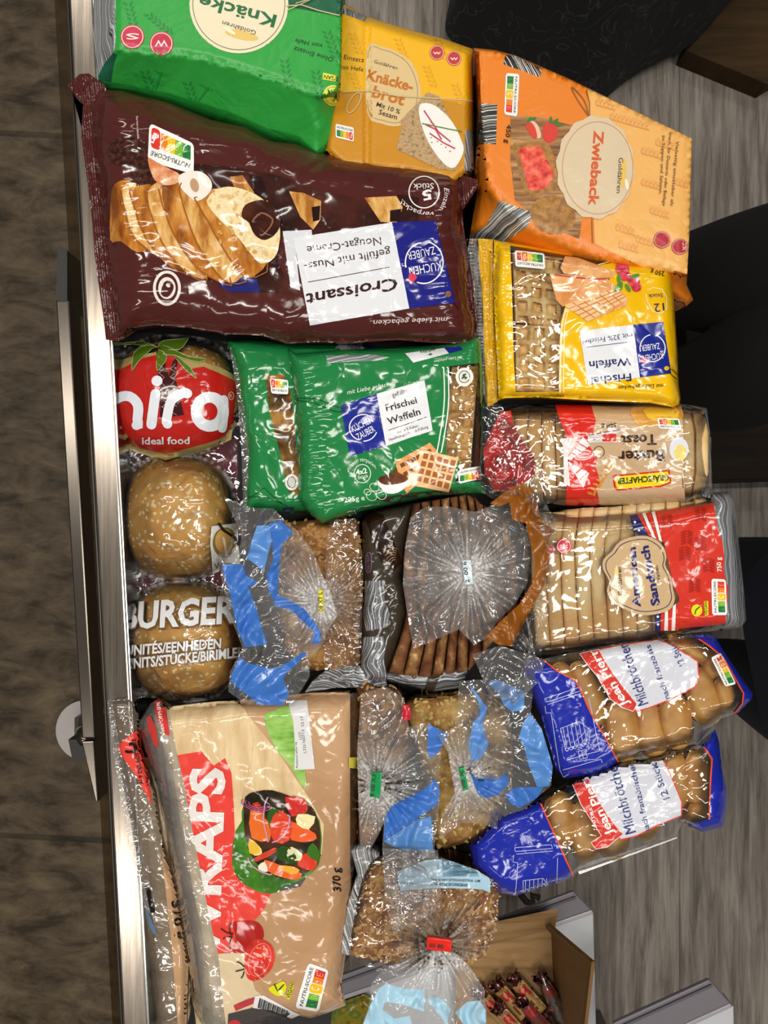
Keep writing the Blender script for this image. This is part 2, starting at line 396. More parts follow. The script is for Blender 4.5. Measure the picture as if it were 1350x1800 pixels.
class Art:
    """printing that lies on a slab's surface; one mesh per printed part"""
    def __init__(s, slab, name, kind='film', base=.00025, label=None, step=6):
        s.sl = slab; s.name = name; s.kind = kind; s.V = []; s.F = []; s.M = []; s.mats = []; s.off = base; s.label = label; s.step = step; s.keep = False; s.adds = []
    def _add(s, V, F, mat, off):
        if isinstance(mat, str): mat = ink(mat, s.kind)
        if mat not in s.mats: s.mats.append(mat)
        k = len(s.V); mi = s.mats.index(mat); W = [s.sl.drape(x, y, off) for x, y in V]
        s.V += W
        for f in F:
            a, b, c = (W[i] for i in f); nz = (b - a).cross(c - a).z
            s.F.append([k + i for i in (f if nz >= 0 else f[::-1])]); s.M.append(mi)
        q = np.array(V, float); s.adds.append((k, len(s.V), q[:, 0].min() - 2.5, q[:, 1].min() - 2.5, q[:, 0].max() + 2.5, q[:, 1].max() + 2.5))
    def poly(s, pts, mat, layer=0, sm=0, step=None):
        if sm: pts = smooth(pts, sm)
        V, F = cdt(pts, step or s.step); s._add(V.tolist(), F.tolist(), mat, s.off + layer * .00012); return s
    def line(s, pts, w, mat, layer=0, sm=0):
        if sm:
            q = smooth(pts, sm); pts = q[:(len(pts) - 1) * sm + 1]
        pts = resample(pts, 5, False)
        P2 = stroke(pts, w); n = len(pts); V = P2[:n] + P2[n:][::-1]
        F = []
        for i in range(n - 1): F += [[i, i + 1, n + i + 1], [i, n + i + 1, n + i]]
        s._add(V, F, mat, s.off + layer * .00012); return s
    def ring(s, pts, w, mat, layer=0):
        pts = resample(pts, 5); L, R = stroke(pts, w, True); n = len(pts); V = L + R; F = []
        for i in range(n): j = (i + 1) % n; F += [[i, j, n + j], [i, n + j, n + i]]
        s._add(V, F, mat, s.off + layer * .00012); return s
    def text(s, st, x0, y0, x1, y1, h, mat, layer=2, bold=.0, shear=0, arc=0, within=None):
        V, F = text_mesh(st, bold)
        if not len(V): return s
        xmin, xmax = V[:, 0].min(), V[:, 0].max(); L = math.hypot(x1 - x0, y1 - y0); ux, uy = (x1 - x0) / L, (y1 - y0) / L
        vx, vy = uy, -ux; sv = h / .70
        u = (V[:, 0] - xmin) / (xmax - xmin) * L + shear * V[:, 1] * sv; v = V[:, 1] * sv
        if arc: v = v + arc * (1 - (2 * u / L - 1) ** 2)
        W = np.stack([x0 + ux * u + vx * v, y0 + uy * u + vy * v], 1)
        if s.name == 'printed_lettering' and not s.keep: s.cut()
        V2, F2 = refine(W, F, 3 if within else max(s.step, 5))
        if within:
            q = np.array(V2); c_ = q[np.array(F2)].mean(1); k_ = inside(c_[:, 0], c_[:, 1], within); F2 = [f for f, m_ in zip(F2, k_) if m_]
        s._add(V2, F2, mat, s.off + layer * .00012)
        if s.name == 'printed_lettering' and not s.keep: s.cut()
        return s
    def cut(s):
        if s.V: s.istext = True; s.done(); s.istext = False
        s.V = []; s.F = []; s.M = []; s.mats = []; s.adds = []
    def done(s):
        if not s.V: return None
        par = list(range(len(s.adds)))          # printed pieces that lie apart become meshes of their own
        def root(i):
            while par[i] != i: i = par[i]
            return i
        for i, a in enumerate(s.adds):
            for j in range(i):
                b = s.adds[j]
                if a[2] < b[4] and b[2] < a[4] and a[3] < b[5] and b[3] < a[5]: par[root(i)] = root(j)
        own = [0] * len(s.V)
        for i, a in enumerate(s.adds):
            r = root(i)
            for v in range(a[0], a[1]): own[v] = r
        org = s.sl.root.location if s.sl.root is not None else s.sl.o.location; o = None
        for r in sorted(set(own)):
            vi = [i for i in range(len(s.V)) if own[i] == r]; mp = {v: n for n, v in enumerate(vi)}
            fs = [(f, m) for f, m in zip(s.F, s.M) if own[f[0]] == r]
            if not fs: continue
            used = sorted({m for _, m in fs}); nm = s.name
            if nm == 'printed_lettering' and not getattr(s, 'istext', False): nm = 'printed_ornament'
            o = mesh_obj(nm, [tuple(s.V[v]) for v in vi], [[mp[v] for v in f] for f, _ in fs], [s.mats[m] for m in used], None, [used.index(m) for _, m in fs], smooth_=True, origin=tuple(org))
            o.parent = s.sl.o; o.location = (0, 0, 0)
            if s.label: o['label'] = s.label.replace('two ', '').replace('seals', 'seal').replace('tomato halves', 'tomato half')
        return o
def quadmap(q):
    (ax, ay), (bx, by), (cx, cy), (dx, dy) = q
    return lambda u, v: (ax * (1 - u) * (1 - v) + bx * u * (1 - v) + cx * u * v + dx * (1 - u) * v,
                         ay * (1 - u) * (1 - v) + by * u * (1 - v) + cy * u * v + dy * (1 - u) * v)
def rrect(m, u0, v0, u1, v1, ru, rv):
    o = []
    for cu, cv, a0 in ((u1 - ru, v1 - rv, 0), (u0 + ru, v1 - rv, 90), (u0 + ru, v0 + rv, 180), (u1 - ru, v0 + rv, 270)):
        for k in range(4):
            a = math.radians(a0 + 30 * k); o.append(m(cu + ru * math.cos(a), cv + rv * math.sin(a)))
    return o
NUC = ['#1e7a3e', '#7cb838', '#f2c21a', '#e88322', '#d8372a']
def nutri(slab, q, hi, kind='film', upto=None):
    """the five-colour nutrition badge; q = reading-order corners TL TR BR BL"""
    a = Art(slab, 'nutrition_badge', kind, .0007); m = quadmap(q)
    a.poly(rrect(m, 0, 0, 1, 1, .09, .14), '#f2f2f0')
    g = lambda p, r: (p, r)
    p0 = m(.07, .30); p1 = m(.93, .30); hh = math.dist(m(0, 0), m(0, 1))
    a.text('NUTRI-SCORE', *p0, *p1, hh * .15, '#4a4a4a', 2, .01)
    for i in range(5):
        u0 = .07 + .172 * i; a.poly([m(u0, .42), m(u0 + .172, .42), m(u0 + .172, .88), m(u0, .88)], NUC[i], 1)
        if i == hi: a.poly(rrect(m, u0 - .035, .34, u0 + .207, .97, .07, .12), '#f2f2f0', 2); a.poly(rrect(m, u0 - .015, .38, u0 + .187, .93, .06, .1), NUC[i], 3)
        k0 = m(u0 + .05, .80); k1 = m(u0 + .125, .80)
        a.text('ABCDE'[i], *k0, *k1, hh * (.34 if i == hi else .26), '#f6f6ee' if i == hi else ['#5c9a60', '#a8d070', '#f8dc70', '#f0b070', '#ea8878'][i], 5, .01)
    return a.done()
def stamp(a, cx, cy, r, col='#c3253c', ring='#f4dada', txt='', ang=0, fs=None, rim='', rimcol=None, lay=1):
    """round printed seal"""
    a.poly(ellipse(cx, cy, r, r), col, lay); a.ring(ellipse(cx, cy, r * .88, r * .88), r * .07, ring, lay + 1)
    if txt:
        c, s_ = math.cos(math.radians(ang)), math.sin(math.radians(ang)); w = r * .55; h = fs or r * .5
        bx, by = cx - c * w - s_ * h * .5 * -1, cy - s_ * w + c * h * .5
        a.text(txt, bx, by, bx + 2 * w * c, by + 2 * w * s_, h, ring, lay + 2, .02)
def lump(name, c, r, mat, root=None, n=(24, 14), rot=(0, 0, 0), pw=(1, 1), noise_=0, seed=0, flatten=None):
    """rounded body (super-ellipsoid) in world space"""
    V = []; F = []; nu, nv = n; M = Matrix.Rotation(rot[2], 3, 'Z') @ Matrix.Rotation(rot[1], 3, 'Y') @ Matrix.Rotation(rot[0], 3, 'X'); rr = random.Random(seed)
    sg = lambda v, p: math.copysign(abs(v) ** p, v)
    for j in range(nv + 1):
        ph = -math.pi / 2 + math.pi * j / nv
        for i in range(nu):
            th = 2 * math.pi * i / nu
            k = 1 + noise_ * (math.sin(3 * th + seed) * math.cos(2 * ph + seed * 2) * .5 + rr.uniform(-.3, .3))
            v = Vector((r[0] * sg(math.cos(ph), pw[1]) * sg(math.cos(th), pw[0]) * k, r[1] * sg(math.cos(ph), pw[1]) * sg(math.sin(th), pw[0]) * k, r[2] * sg(math.sin(ph), pw[1]) * k))
            V.append(tuple(M @ v + Vector(c)))
    for j in range(nv):
        for i in range(nu):
            a = j * nu + i; b = j * nu + (i + 1) % nu; F.append([a, b, b + nu, a + nu])
    return mesh_obj(name, V, F, [mat], root, origin=c)
def prism(name, pts, z0, z1, mat, root=None, px=True, bevel=.0, mats=None):
    """straight-sided solid; pts traced at height z1 (px) or world metres"""
    W = [P(x, y, z1) for x, y in pts] if px else [Vector((x, y, z1)) for x, y in pts]
    area = sum(W[i].x * W[(i + 1) % len(W)].y - W[(i + 1) % len(W)].x * W[i].y for i in range(len(W)))
    if area < 0: W = W[::-1]
    n = len(W); bm = bmesh.new()
    t = [bm.verts.new(w) for w in W]; b = [bm.verts.new((w.x, w.y, z0)) for w in W]
    bm.faces.new(t); bm.faces.new(b[::-1])
    for i in range(n): j = (i + 1) % n; bm.faces.new([b[i], b[j], t[j], t[i]])
    if bevel: bmesh.ops.bevel(bm, geom=bm.edges[:], offset=bevel, segments=2, affect='EDGES', profile=.6)
    bm.verts.index_update(); V = [tuple(v.co) for v in bm.verts]; F = [[v.index for v in f.verts] for f in bm.faces]; bm.free()
    c = sum(W, Vector()) / n
    return mesh_obj(name, V, F, [mat], root, smooth_=False, origin=(c.x, c.y, z0) if root is None else None)
def tube(name, pts, rad, mat, root=None, seg=10, origin=None):
    pts = [Vector(p) for p in pts]; rads = rad if isinstance(rad, (list, tuple)) else [rad] * len(pts); V = []; F = []
    for i, p in enumerate(pts):
        d = (pts[min(i + 1, len(pts) - 1)] - pts[max(i - 1, 0)]).normalized()
        a = d.cross(Vector((0, 0, 1)) if abs(d.z) < .9 else Vector((1, 0, 0))).normalized(); b = d.cross(a)
        for k in range(seg):
            t = 2 * math.pi * k / seg; V.append(tuple(p + (a * math.cos(t) + b * math.sin(t)) * rads[i]))
    for i in range(len(pts) - 1):
        for k in range(seg):
            q = (k + 1) % seg; F.append([i * seg + k, i * seg + q, (i + 1) * seg + q, (i + 1) * seg + k])
    F.append(list(range(seg))[::-1]); F.append([(len(pts) - 1) * seg + k for k in range(seg)])
    return mesh_obj(name, V, F, [mat], root, origin=tuple(pts[0]) if root is None else None)
# ---------------------------------------------------------------- the setting
def floor_mat(name, cols, joint_y, rot, grain):
    m, nt, bs, out = newmat(name); tc = N(nt, 'ShaderNodeTexCoord')
    mp = N(nt, 'ShaderNodeMapping'); mp.inputs['Rotation'].default_value = (0, 0, math.radians(rot)); nt.links.new(tc.outputs['Object'], mp.inputs[0])
    mp2 = N(nt, 'ShaderNodeMapping'); mp2.inputs['Scale'].default_value = grain; nt.links.new(mp.outputs[0], mp2.inputs[0])
    n = N(nt, 'ShaderNodeTexNoise', i_Scale=9, i_Detail=9.0, i_Roughness=.68, i_Distortion=.4); nt.links.new(mp2.outputs[0], n.inputs['Vector'])
    cr = N(nt, 'ShaderNodeValToRGB'); cr.color_ramp.elements[0].position = .36; cr.color_ramp.elements[1].position = .66
    cr.color_ramp.elements[0].color = hexc(cols[0]); cr.color_ramp.elements[1].color = hexc(cols[1]); nt.links.new(n.outputs[0], cr.inputs[0])
    br = N(nt, 'ShaderNodeTexBrick', offset=.5); br.inputs['Color1'].default_value = (.82, .82, .82, 1); br.inputs['Color2'].default_value = (1.12, 1.12, 1.12, 1)
    br.inputs['Mortar'].default_value = (.5, .5, .5, 1); br.inputs['Scale'].default_value = 1
    br.inputs['Brick Width'].default_value = joint_y[0]; br.inputs['Row Height'].default_value = joint_y[1]; br.inputs['Mortar Size'].default_value = joint_y[2]; br.inputs['Mortar Smooth'].default_value = .1
    mp3 = N(nt, 'ShaderNodeMapping'); mp3.inputs['Location'].default_value = joint_y[3]; mp3.inputs['Rotation'].default_value = (0, 0, joint_y[4]); nt.links.new(mp.outputs[0], mp3.inputs[0]); nt.links.new(mp3.outputs[0], br.inputs['Vector'])
    mx = N(nt, 'ShaderNodeMix', data_type='RGBA', blend_type='MULTIPLY'); mx.inputs[0].default_value = 1
    nt.links.new(cr.outputs[0], mx.inputs[6]); nt.links.new(br.outputs[0], mx.inputs[7]); nt.links.new(mx.outputs[2], bs.inputs['Base Color'])
    bs.inputs['Roughness'].default_value = .5; bs.inputs['Specular IOR Level'].default_value = .25; bump_to(nt, n, bs, .25, .004); return m
stone = floor_mat('stone_vinyl', ('#33291c', '#6a5c48'), (3.0, 1.34, .006, (0.0, -.685, 0), 0), 3, (1.2, 2.6, 1))
wood = floor_mat('wood_vinyl', ('#6e675f', '#b3aaa0'), (7.0, .235, .0012, (.1, .14, 0), math.radians(90)), 0, (7, .55, 1))
fl = mesh_obj('floor', [(-2.6, -2.6, 0), (-.12, -2.6, 0), (-.12, 2.6, 0), (-2.6, 2.6, 0), (2.8, -2.6, 0), (2.8, 2.6, 0)], [[0, 1, 2, 3], [1, 4, 5, 2]], [stone, wood], None, [0, 1], False)
fl['kind'] = 'structure'

# table: black tray, steel rim rail, legs with a lower rail and levelling foot
steel = ramp('brushed_steel', ('#8f857a', '#b0a598'), 40, .22, .05, .0004, 3, (10, .3, 1)); steel.node_tree.nodes['Principled BSDF'].inputs['Metallic'].default_value = 1
steel2 = plain('polished_steel', '#c9cdd0', .2, 1.0)
blackp = plain('black_tray', '#0c0b0a', .6)
tb = thing('display_table', 'steel rimmed display table standing on two floor coverings with a black tray top', 'table', (-.05, 0, 0))
prism('tray_top', [(150, -160), (585, -160), (588, 70), (820, 130), (1150, 290), (1160, 700), (1200, 880), (1230, 1080), (1150, 1240), (1080, 1400), (840, 1490), (640, 1640), (590, 1720), (560, 2000), (250, 2000)], .745, .775, blackp, tb)
def band(name, pa, pb, wa, wb, z0, z1, mat, root, bev=.0015):
    """a straight rail traced by its left edge and width at both ends (px, at height z1)"""
    return prism(name, [pa, (pa[0] + wa, pa[1]), (pb[0] + wb, pb[1]), pb], z0, z1, mat, root, bevel=bev)
band('rim_rail', (112, -160), (224, 1960), 44, 44, .74, .838, steel, tb, .002)
band('rim_lip', (153, -160), (266, 1960), 5, 5, .80, .842, steel2, tb, .0008)
band('edge_shadow_strip', (108, -160), (220, 1960), 4, 4, .80, .836, plain('dark_metal', '#3a3733', .35, .6), tb, .0008)  # dark strip standing in for the shadow line beside the rail
acr = clear('acrylic', haze=.03, gloss=.01, fr=.2, rough=.05, st=0, tint='#d8d0c4', hazecol='#4a3d2c')
band('acrylic_side_strip', (86, -160), (206, 1960), 22, 14, .68, .74, acr, tb, .001)
lowm = plain('satin_steel', '#6e675f', .24, 1.0)
band('lower_rail', (98, 528), (144, 1298), 23, 22, .40, .44, lowm, tb, .002)
prism('rail_bracket', [(144, 1304), (164, 1303), (172, 1410), (168, 1408)], .36, .44, lowm, tb, bevel=.001)
prism('leg', [(103, 430), (118, 440), (118, 530), (98, 528)], .0, .40, plain('dark_leg', '#3a3733', .5, .3), tb)
prism('leg', [(120, 1300), (164, 1300), (164, 1340), (128, 1340)], .02, .36, plain('dark_leg', '#3a3733', .5, .3), tb)
prism('leg', [(1010, 300), (1060, 300), (1060, 350), (1010, 350)], .0, .745, plain('dark_leg', '#3a3733', .5, .3), tb)
prism('leg', [(900, 1250), (950, 1250), (950, 1300), (900, 1300)], .0, .745, plain('dark_leg', '#3a3733', .5, .3), tb)
prism('levelling_foot', ellipse(147, 1284, 49, 52, n=40), .0, .012, plain('foot_disc', '#b8b2b0', .5), tb, bevel=.002)
tube('leg', [P(150, 1298, .41), P(146, 1288, .22), P(143, 1284, .012)], .011, lowm, tb)
prism('foot_socket', [(131, 1262), (138, 1262), (138, 1304), (131, 1304)], .012, .06, plain('dark_metal', '#3a3733', .35, .6), tb)

# shelf racks at the lower right
railm = plain('grey_price_rail', '#77737a', .45, .1); whitem = plain('white_shelf', '#c9ccd0', .45)
def rack(label, rail, panel, zs, extra=None):
    r = thing('shelf_rack', label, 'shelf', (P(*rail[0], zs).x, P(*rail[0], zs).y, 0), 'shelf racks beside the table')
    prism('price_rail', rail, zs + .006, zs + .012, railm, r, bevel=.002)
    prism('rail_lip', [rail[3], rail[2], (rail[2][0] + 3, rail[2][1] + 7), (rail[3][0] + 3, rail[3][1] + 7)], zs - .004, zs + .0125, plain('rail_lip', '#a9a6ad', .35, .2), r, bevel=.001)
    prism('rail_groove', [(rail[0][0] + 4, rail[0][1] + 9), (rail[1][0] + 4, rail[1][1] + 9), (rail[1][0] + 6, rail[1][1] + 13), (rail[0][0] + 6, rail[0][1] + 13)], zs, zs + .0145, plain('groove', '#5a565e', .5), r)
    prism('shelf_board', panel, zs - .03, zs, whitem, r, bevel=.002)
    for q in ((panel[1][0] - 20, 2230), (panel[0][0] + 30, 2230)):
        w = P(q[0], q[1], zs); s_ = .012
        prism('leg', [(w.x - s_ - .03, w.y - s_), (w.x + s_ - .03, w.y - s_), (w.x + s_ - .03, w.y + s_), (w.x - s_ - .03, w.y + s_)], 0, zs - .03, railm, r, px=False)
    return r
rack('grey edged shelf rack holding the open cardboard box', [(545, 1735), (1008, 1567), (1040, 1600), (560, 1765)], [(560, 1762), (1043, 1602), (1060, 2260), (520, 2260)], .40)
rack('second grey edged shelf rack at the lower right corner', [(1078, 1799), (1247, 1722), (1284, 1764), (1100, 1848)], [(1100, 1848), (1290, 1768), (1297, 2260), (1100, 2260)], .50)
ho = tube('cable_hook', [P(915, 1572, .1), P(925, 1585, .1), P(938, 1588, .1), P(936, 1574, .1), P(948, 1578, .1)], .006, plain('dark_leg', '#3a3733', .5, .3))
tagit(ho, 'small dark metal hook on the floor behind the upper shelf rack', 'hook')

# open cardboard box with wrapped bars
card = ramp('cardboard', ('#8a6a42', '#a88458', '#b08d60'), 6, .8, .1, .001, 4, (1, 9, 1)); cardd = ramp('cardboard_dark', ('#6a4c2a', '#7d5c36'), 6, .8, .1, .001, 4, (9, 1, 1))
bx = thing('cardboard_box', 'open brown cardboard box of wrapped bars on the grey edged shelf rack', 'box', tuple(P(900, 1740, .402)))
zb_, zr = .4155, .58
def wall(name, a, b, c, d, mat, th=.004):
    """board between four world points, with thickness"""
    a, b, c, d = map(Vector, (a, b, c, d)); n = (b - a).cross(d - a).normalized() * th
    V = [a, b, c, d, a + n, b + n, c + n, d + n]
    return mesh_obj(name, [tuple(v) for v in V], [[3, 2, 1, 0], [4, 5, 6, 7], [0, 1, 5, 4], [1, 2, 6, 5], [2, 3, 7, 6], [3, 0, 4, 7]], [mat], bx, smooth_=False)
wall('floor_panel', P(800, 1668, zb_), P(800, 1900, zb_), P(985, 1900, zb_), P(974, 1625, zb_), card)
wall('side_panel', P(985, 1900, zb_), P(1030, 1830, zr), P(1046, 1690, zr), P(974, 1640, zb_ + .005), cardd)
wall('side_panel', P(974, 1640, zb_ + .005), P(1046, 1690, zr), P(966, 1622, zb_ + .05), P(962, 1626, zb_ + .01), cardd)
wall('flap', P(800, 1670, zb_ + .003), P(974, 1627, zb_ + .003), P(979, 1597, zb_ + .045), P(815, 1632, zb_ + .045), card)
def wrapped_bar(pts, label, mats, z, ang, group='wrapped bars in the cardboard box'):
    c = (sum(p[0] for p in pts) / len(pts), sum(p[1] for p in pts) / len(pts))
    r = thing('wrapped_bar', label, 'snack bar', tuple(P(*c, z)), group)
    pl_ = resample(pts, 12); s = Slab('wrapper', pl_, topz(16, z, .018, pl_, wr=.004, wl=26, seed=int(c[0])), mats[0], r, 4, zbot=z - .006)
    u = Vector((math.cos(ang), math.sin(ang))); v = Vector((-u.y, u.x)); k = c
    h = 34
    for sg in (-1, 1):
        e = [(k[0] + u.x * sg * h + v.x * q * 11, k[1] + u.y * sg * h + v.y * q * 11) for q in (-1, 1)]
        f = [(k[0] + u.x * sg * (h + 15) + v.x * q * 15, k[1] + u.y * sg * (h + 15) + v.y * q * 15) for q in (1, -1)]
        Slab('crimped_end', e + f, lambda x, y: z + .012 + .005 * np.sin(x * 1.3 + y), mats[1], r, 4, zbot=z + .004)
    a = Art(s, 'printed_band', 'smoothfilm', step=5)
    a.poly([(k[0] + u.x * p + v.x * q, k[1] + u.y * p + v.y * q) for p, q in ((-26, -7), (-4, -7), (-10, 7), (-26, 7))], '#b3202c', 1)
    a.line([(k[0] + u.x * p + v.x * 3, k[1] + u.y * p + v.y * 3) for p in (4, 24)], 4, '#5a3a26', 1)
    a.done(); return r
foil = plain('foil', '#8a5a58', .2, .9, .6, 60); foil2 = plain('silver_foil', '#a09890', .22, .9, .6, 60)
tan = ink('#a8834e', 'smoothfilm'); mar = ink('#6e3a34', 'smoothfilm')
def capsule(cx, cy, L, W, ang):
    u = (math.cos(ang), math.sin(ang)); v = (-u[1], u[0])
    return [(cx + u[0] * a + v[0] * b, cy + u[1] * a + v[1] * b) for a, b in ((-L, -W), (L, -W), (L, W), (-L, W))]
for i, (cx, cy, lab, mt) in enumerate(((872, 1778, 'tan and red wrapped bar leftmost in the cardboard box', tan), (902, 1764, 'tan and red wrapped bar second from left in the cardboard box', tan),
        (932, 1754, 'tan and red wrapped bar nearest the upright silver wrapper', tan), (905, 1805, 'tan wrapped bar at the bottom edge of the photo in the cardboard box', tan), (945, 1792, 'maroon wrapped bar lying below the tan bars', mar))):
    a_ = math.radians(48)
    wrapped_bar(capsule(cx, cy, 36, 13, a_), lab, (mt, foil), .430 + .003 * i, a_)
wrapped_bar([(946, 1700), (958, 1712), (985, 1750), (1012, 1762), (1010, 1830), (975, 1800), (950, 1740)], 'brown wrapped bar standing with its silver inside edge showing', (foil2, foil), .44, math.radians(55))
pk = Slab('snack_packet', [(556, 1775), (640, 1745), (668, 1760), (662, 1840), (556, 1840)], topz(20, .405, .02, [(556, 1775), (640, 1745), (668, 1760), (662, 1840), (556, 1840)], wr=.003),
          ramp('yellow_green_print', ('#5a4a12', '#8a7a20', '#4f6a2a', '#a07a2a'), 60, kind='film', sharp=(.3, .7)), None, 6, zbot=.402, origin=tuple(P(610, 1790, .402)))
tagit(pk.o, 'mottled yellow and green snack packet lying on the shelf rack below the wraps', 'snack packet')

# box on the floor, top right corner
cb = thing('cardboard_box', 'dark brown cardboard box on the floor at the top right corner', 'box', tuple(P(1300, 80, 0)))
q4 = [(1205, 88), (1350, 148), (1500, 60), (1330, -80)]
prism('box_body', q4, 0, .05, ramp('cardboard_old', ('#33240f', '#4a3519'), 6, .8, .1, .001, 4, (1, 9, 1)), cb, bevel=.002)  # card colour darkened to carry the shade over this box
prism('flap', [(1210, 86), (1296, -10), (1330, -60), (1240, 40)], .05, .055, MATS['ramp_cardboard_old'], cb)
bk = thing('cardboard_box', 'very dark brown low block filling the dark gap between the legs of the person in black', 'box', tuple(P(1290, 700, 0)))
dkb = ramp('dark_block', ('#150f08', '#261b0e'), 6, .85, .1, .001, 4, (1, 9, 1))  # near-black brown block covering the dark floor gap
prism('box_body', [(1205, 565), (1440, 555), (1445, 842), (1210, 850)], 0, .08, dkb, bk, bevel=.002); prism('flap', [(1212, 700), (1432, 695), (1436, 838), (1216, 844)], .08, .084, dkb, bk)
# ---------------------------------------------------------------- people beside the table
def skin_body(name, label, joints, edges, mats, hide_head=False, sub=2):
    """joints: name -> (x, y, z, rx, ry)"""
    keys = list(joints); me = bpy.data.meshes.new('body'); V = [joints[k][:3] for k in keys]
    base = Vector((sum(v[0] for v in V) / len(V), sum(v[1] for v in V) / len(V), 0))
    me.from_pydata([tuple(Vector(v) - base) for v in V], [(keys.index(a), keys.index(b)) for a, b in edges], [])
    o = bpy.data.objects.new('body', me); COL.objects.link(o)
    md = o.modifiers.new('skin', 'SKIN'); md.use_smooth_shade = True
    for i, k in enumerate(keys):
        sv = me.skin_vertices[0].data[i]; sv.radius = joints[k][3:5]; sv.use_root = (k == 'pelvis')
    ss = o.modifiers.new('sub', 'SUBSURF'); ss.levels = sub; ss.render_levels = sub
    bpy.context.view_layer.update()
    ev = o.evaluated_get(bpy.context.evaluated_depsgraph_get()); m2 = bpy.data.meshes.new_from_object(ev); o.modifiers.clear(); o.data = m2
    m2.materials.clear(); [m2.materials.append(m) for m in mats]
    m2.polygons.foreach_set('use_smooth', np.ones(len(m2.polygons), bool))
    r = thing(name, label, 'person', tuple(base)); o.parent = r
    return r, o
def person(label, feet, knees, hipc, face_dir, cloth, skirt=None, skinc='#a9755a', hair='#1a1512'):
    hx, hy = hipc; fx, fy = face_dir; sx, sy = -fy, fx; J = {}; E = []
    J['pelvis'] = (hx, hy, .94, .15, .12); J['waist'] = (hx, hy, 1.06, .125, .1); J['chest'] = (hx, hy, 1.28, .155, .11)
    J['neck0'] = (hx, hy, 1.43, .07, .07); J['neck'] = (hx + fx * .01, hy + fy * .01, 1.49, .052, .055); J['head0'] = (hx + fx * .03, hy + fy * .03, 1.56, .075, .085); J['head'] = (hx + fx * .03, hy + fy * .03, 1.66, .078, .09)
    E += [('pelvis', 'waist'), ('waist', 'chest'), ('chest', 'neck0'), ('neck0', 'neck'), ('neck', 'head0'), ('head0', 'head')]
    for s_, (ft, kn) in zip((1, -1), zip(feet, knees)):
        J[f'hip{s_}'] = (hx + sx * s_ * .09, hy + sy * s_ * .09, .86, .095, .1)
        J[f'knee{s_}'] = (kn[0], kn[1], .48, .08, .085); J[f'ank{s_}'] = (ft[0], ft[1], .09, .06, .06); J[f'toe{s_}'] = (ft[0] + fx * .16, ft[1] + fy * .16, .035, .045, .032)
        E += [('pelvis', f'hip{s_}'), (f'hip{s_}', f'knee{s_}'), (f'knee{s_}', f'ank{s_}'), (f'ank{s_}', f'toe{s_}')]
        J[f'sh{s_}'] = (hx + sx * s_ * .19, hy + sy * s_ * .19, 1.37, .06, .06); J[f'el{s_}'] = (hx + sx * s_ * .25 - fx * .03, hy + sy * s_ * .25 - fy * .03, 1.09, .045, .045); J[f'wr{s_}'] = (hx + sx * s_ * .25 + fx * .03, hy + sy * s_ * .25 + fy * .03, .85, .03, .03)
        E += [('chest', f'sh{s_}'), (f'sh{s_}', f'el{s_}'), (f'el{s_}', f'wr{s_}')]
        wx, wy = J[f'wr{s_}'][:2]; J[f'palm{s_}'] = (wx + fx * .01, wy + fy * .01, .775, .032, .022); E.append((f'wr{s_}', f'palm{s_}'))
        for q, (off, ln) in enumerate(((-.027, .062), (-.009, .074), (.009, .07), (.026, .055))):
            a = f'f{s_}{q}'; J[a + 'a'] = (wx + fx * (off + .01), wy + fy * (off + .01), .745, .0095, .0095)
            J[a + 'b'] = (wx + fx * (off + .01) - sx * s_ * .008, wy + fy * (off + .01) - sy * s_ * .008, .745 - ln * .55, .0085, .0085)
            J[a + 'c'] = (wx + fx * (off + .01) - sx * s_ * .024, wy + fy * (off + .01) - sy * s_ * .024, .745 - ln, .007, .007)
            E += [(f'palm{s_}', a + 'a'), (a + 'a', a + 'b'), (a + 'b', a + 'c')]
        J[f'th{s_}a'] = (wx + fx * .045, wy + fy * .045, .79, .011, .011); J[f'th{s_}b'] = (wx + fx * .06, wy + fy * .06, .755, .009, .009); E += [(f'palm{s_}', f'th{s_}a'), (f'th{s_}a', f'th{s_}b')]
    skinm = plain('skin_' + skinc, skinc, .55); hairm = plain('hair_' + hair, hair, .6)
    r, o = skin_body('person', label, J, E, [cloth, skinm, plain('black_shoe', '#090909', .4)])
    b = r.location; mi = []
    for p in o.data.polygons:
        z = p.center.z; c = p.center + b
        far = math.hypot(c.x - hx, c.y - hy)
        mi.append(1 if z > 1.455 or (z < .83 and min(math.hypot(c.x - J[f'wr{q}'][0], c.y - J[f'wr{q}'][1]) for q in (1, -1)) < .085 and z > .62) else 2 if z < .085 else 0)
    o.data.polygons.foreach_set('material_index', mi)
    hd = Vector(J['head'][:3]); f3 = Vector((fx, fy, 0)); s3 = Vector((sx, sy, 0))
    lump('hair', hd - f3 * .022 + Vector((0, 0, .035)), (.092, .098, .088), hairm, None).parent = None
    h_ = COL.objects[-1] if False else bpy.context.scene.objects['hair'] if 'hair' in bpy.context.scene.objects else None
    for ob in [q for q in bpy.data.objects if q.name.startswith('hair') and q.parent is None]:
        w = ob.location.copy(); ob.parent = r; ob.location = w - r.location
    def pc(nm, c, rd, mt):
        ob = lump(nm, c, rd, mt, None, n=(12, 8)); w = ob.location.copy(); ob.parent = r; ob.location = w - r.location
    pc('nose', hd + f3 * .098 + Vector((0, 0, -.02)), (.011, .011, .022), skinm)
    for s_ in (1, -1):
        pc('ear', hd + s3 * s_ * .082 + Vector((0, 0, -.02)), (.012, .012, .03), skinm)
        pc('eye', hd + f3 * .083 + s3 * s_ * .03 + Vector((0, 0, 0)), (.011, .011, .008), plain('eye', '#18120f', .2))
    pc('mouth', hd + f3 * .086 + Vector((0, 0, -.062)), (.022 if abs(fy) > .5 else .008, .022 if abs(fx) > .5 else .008, .006), plain('lips', '#8a4a44', .5))
    return r
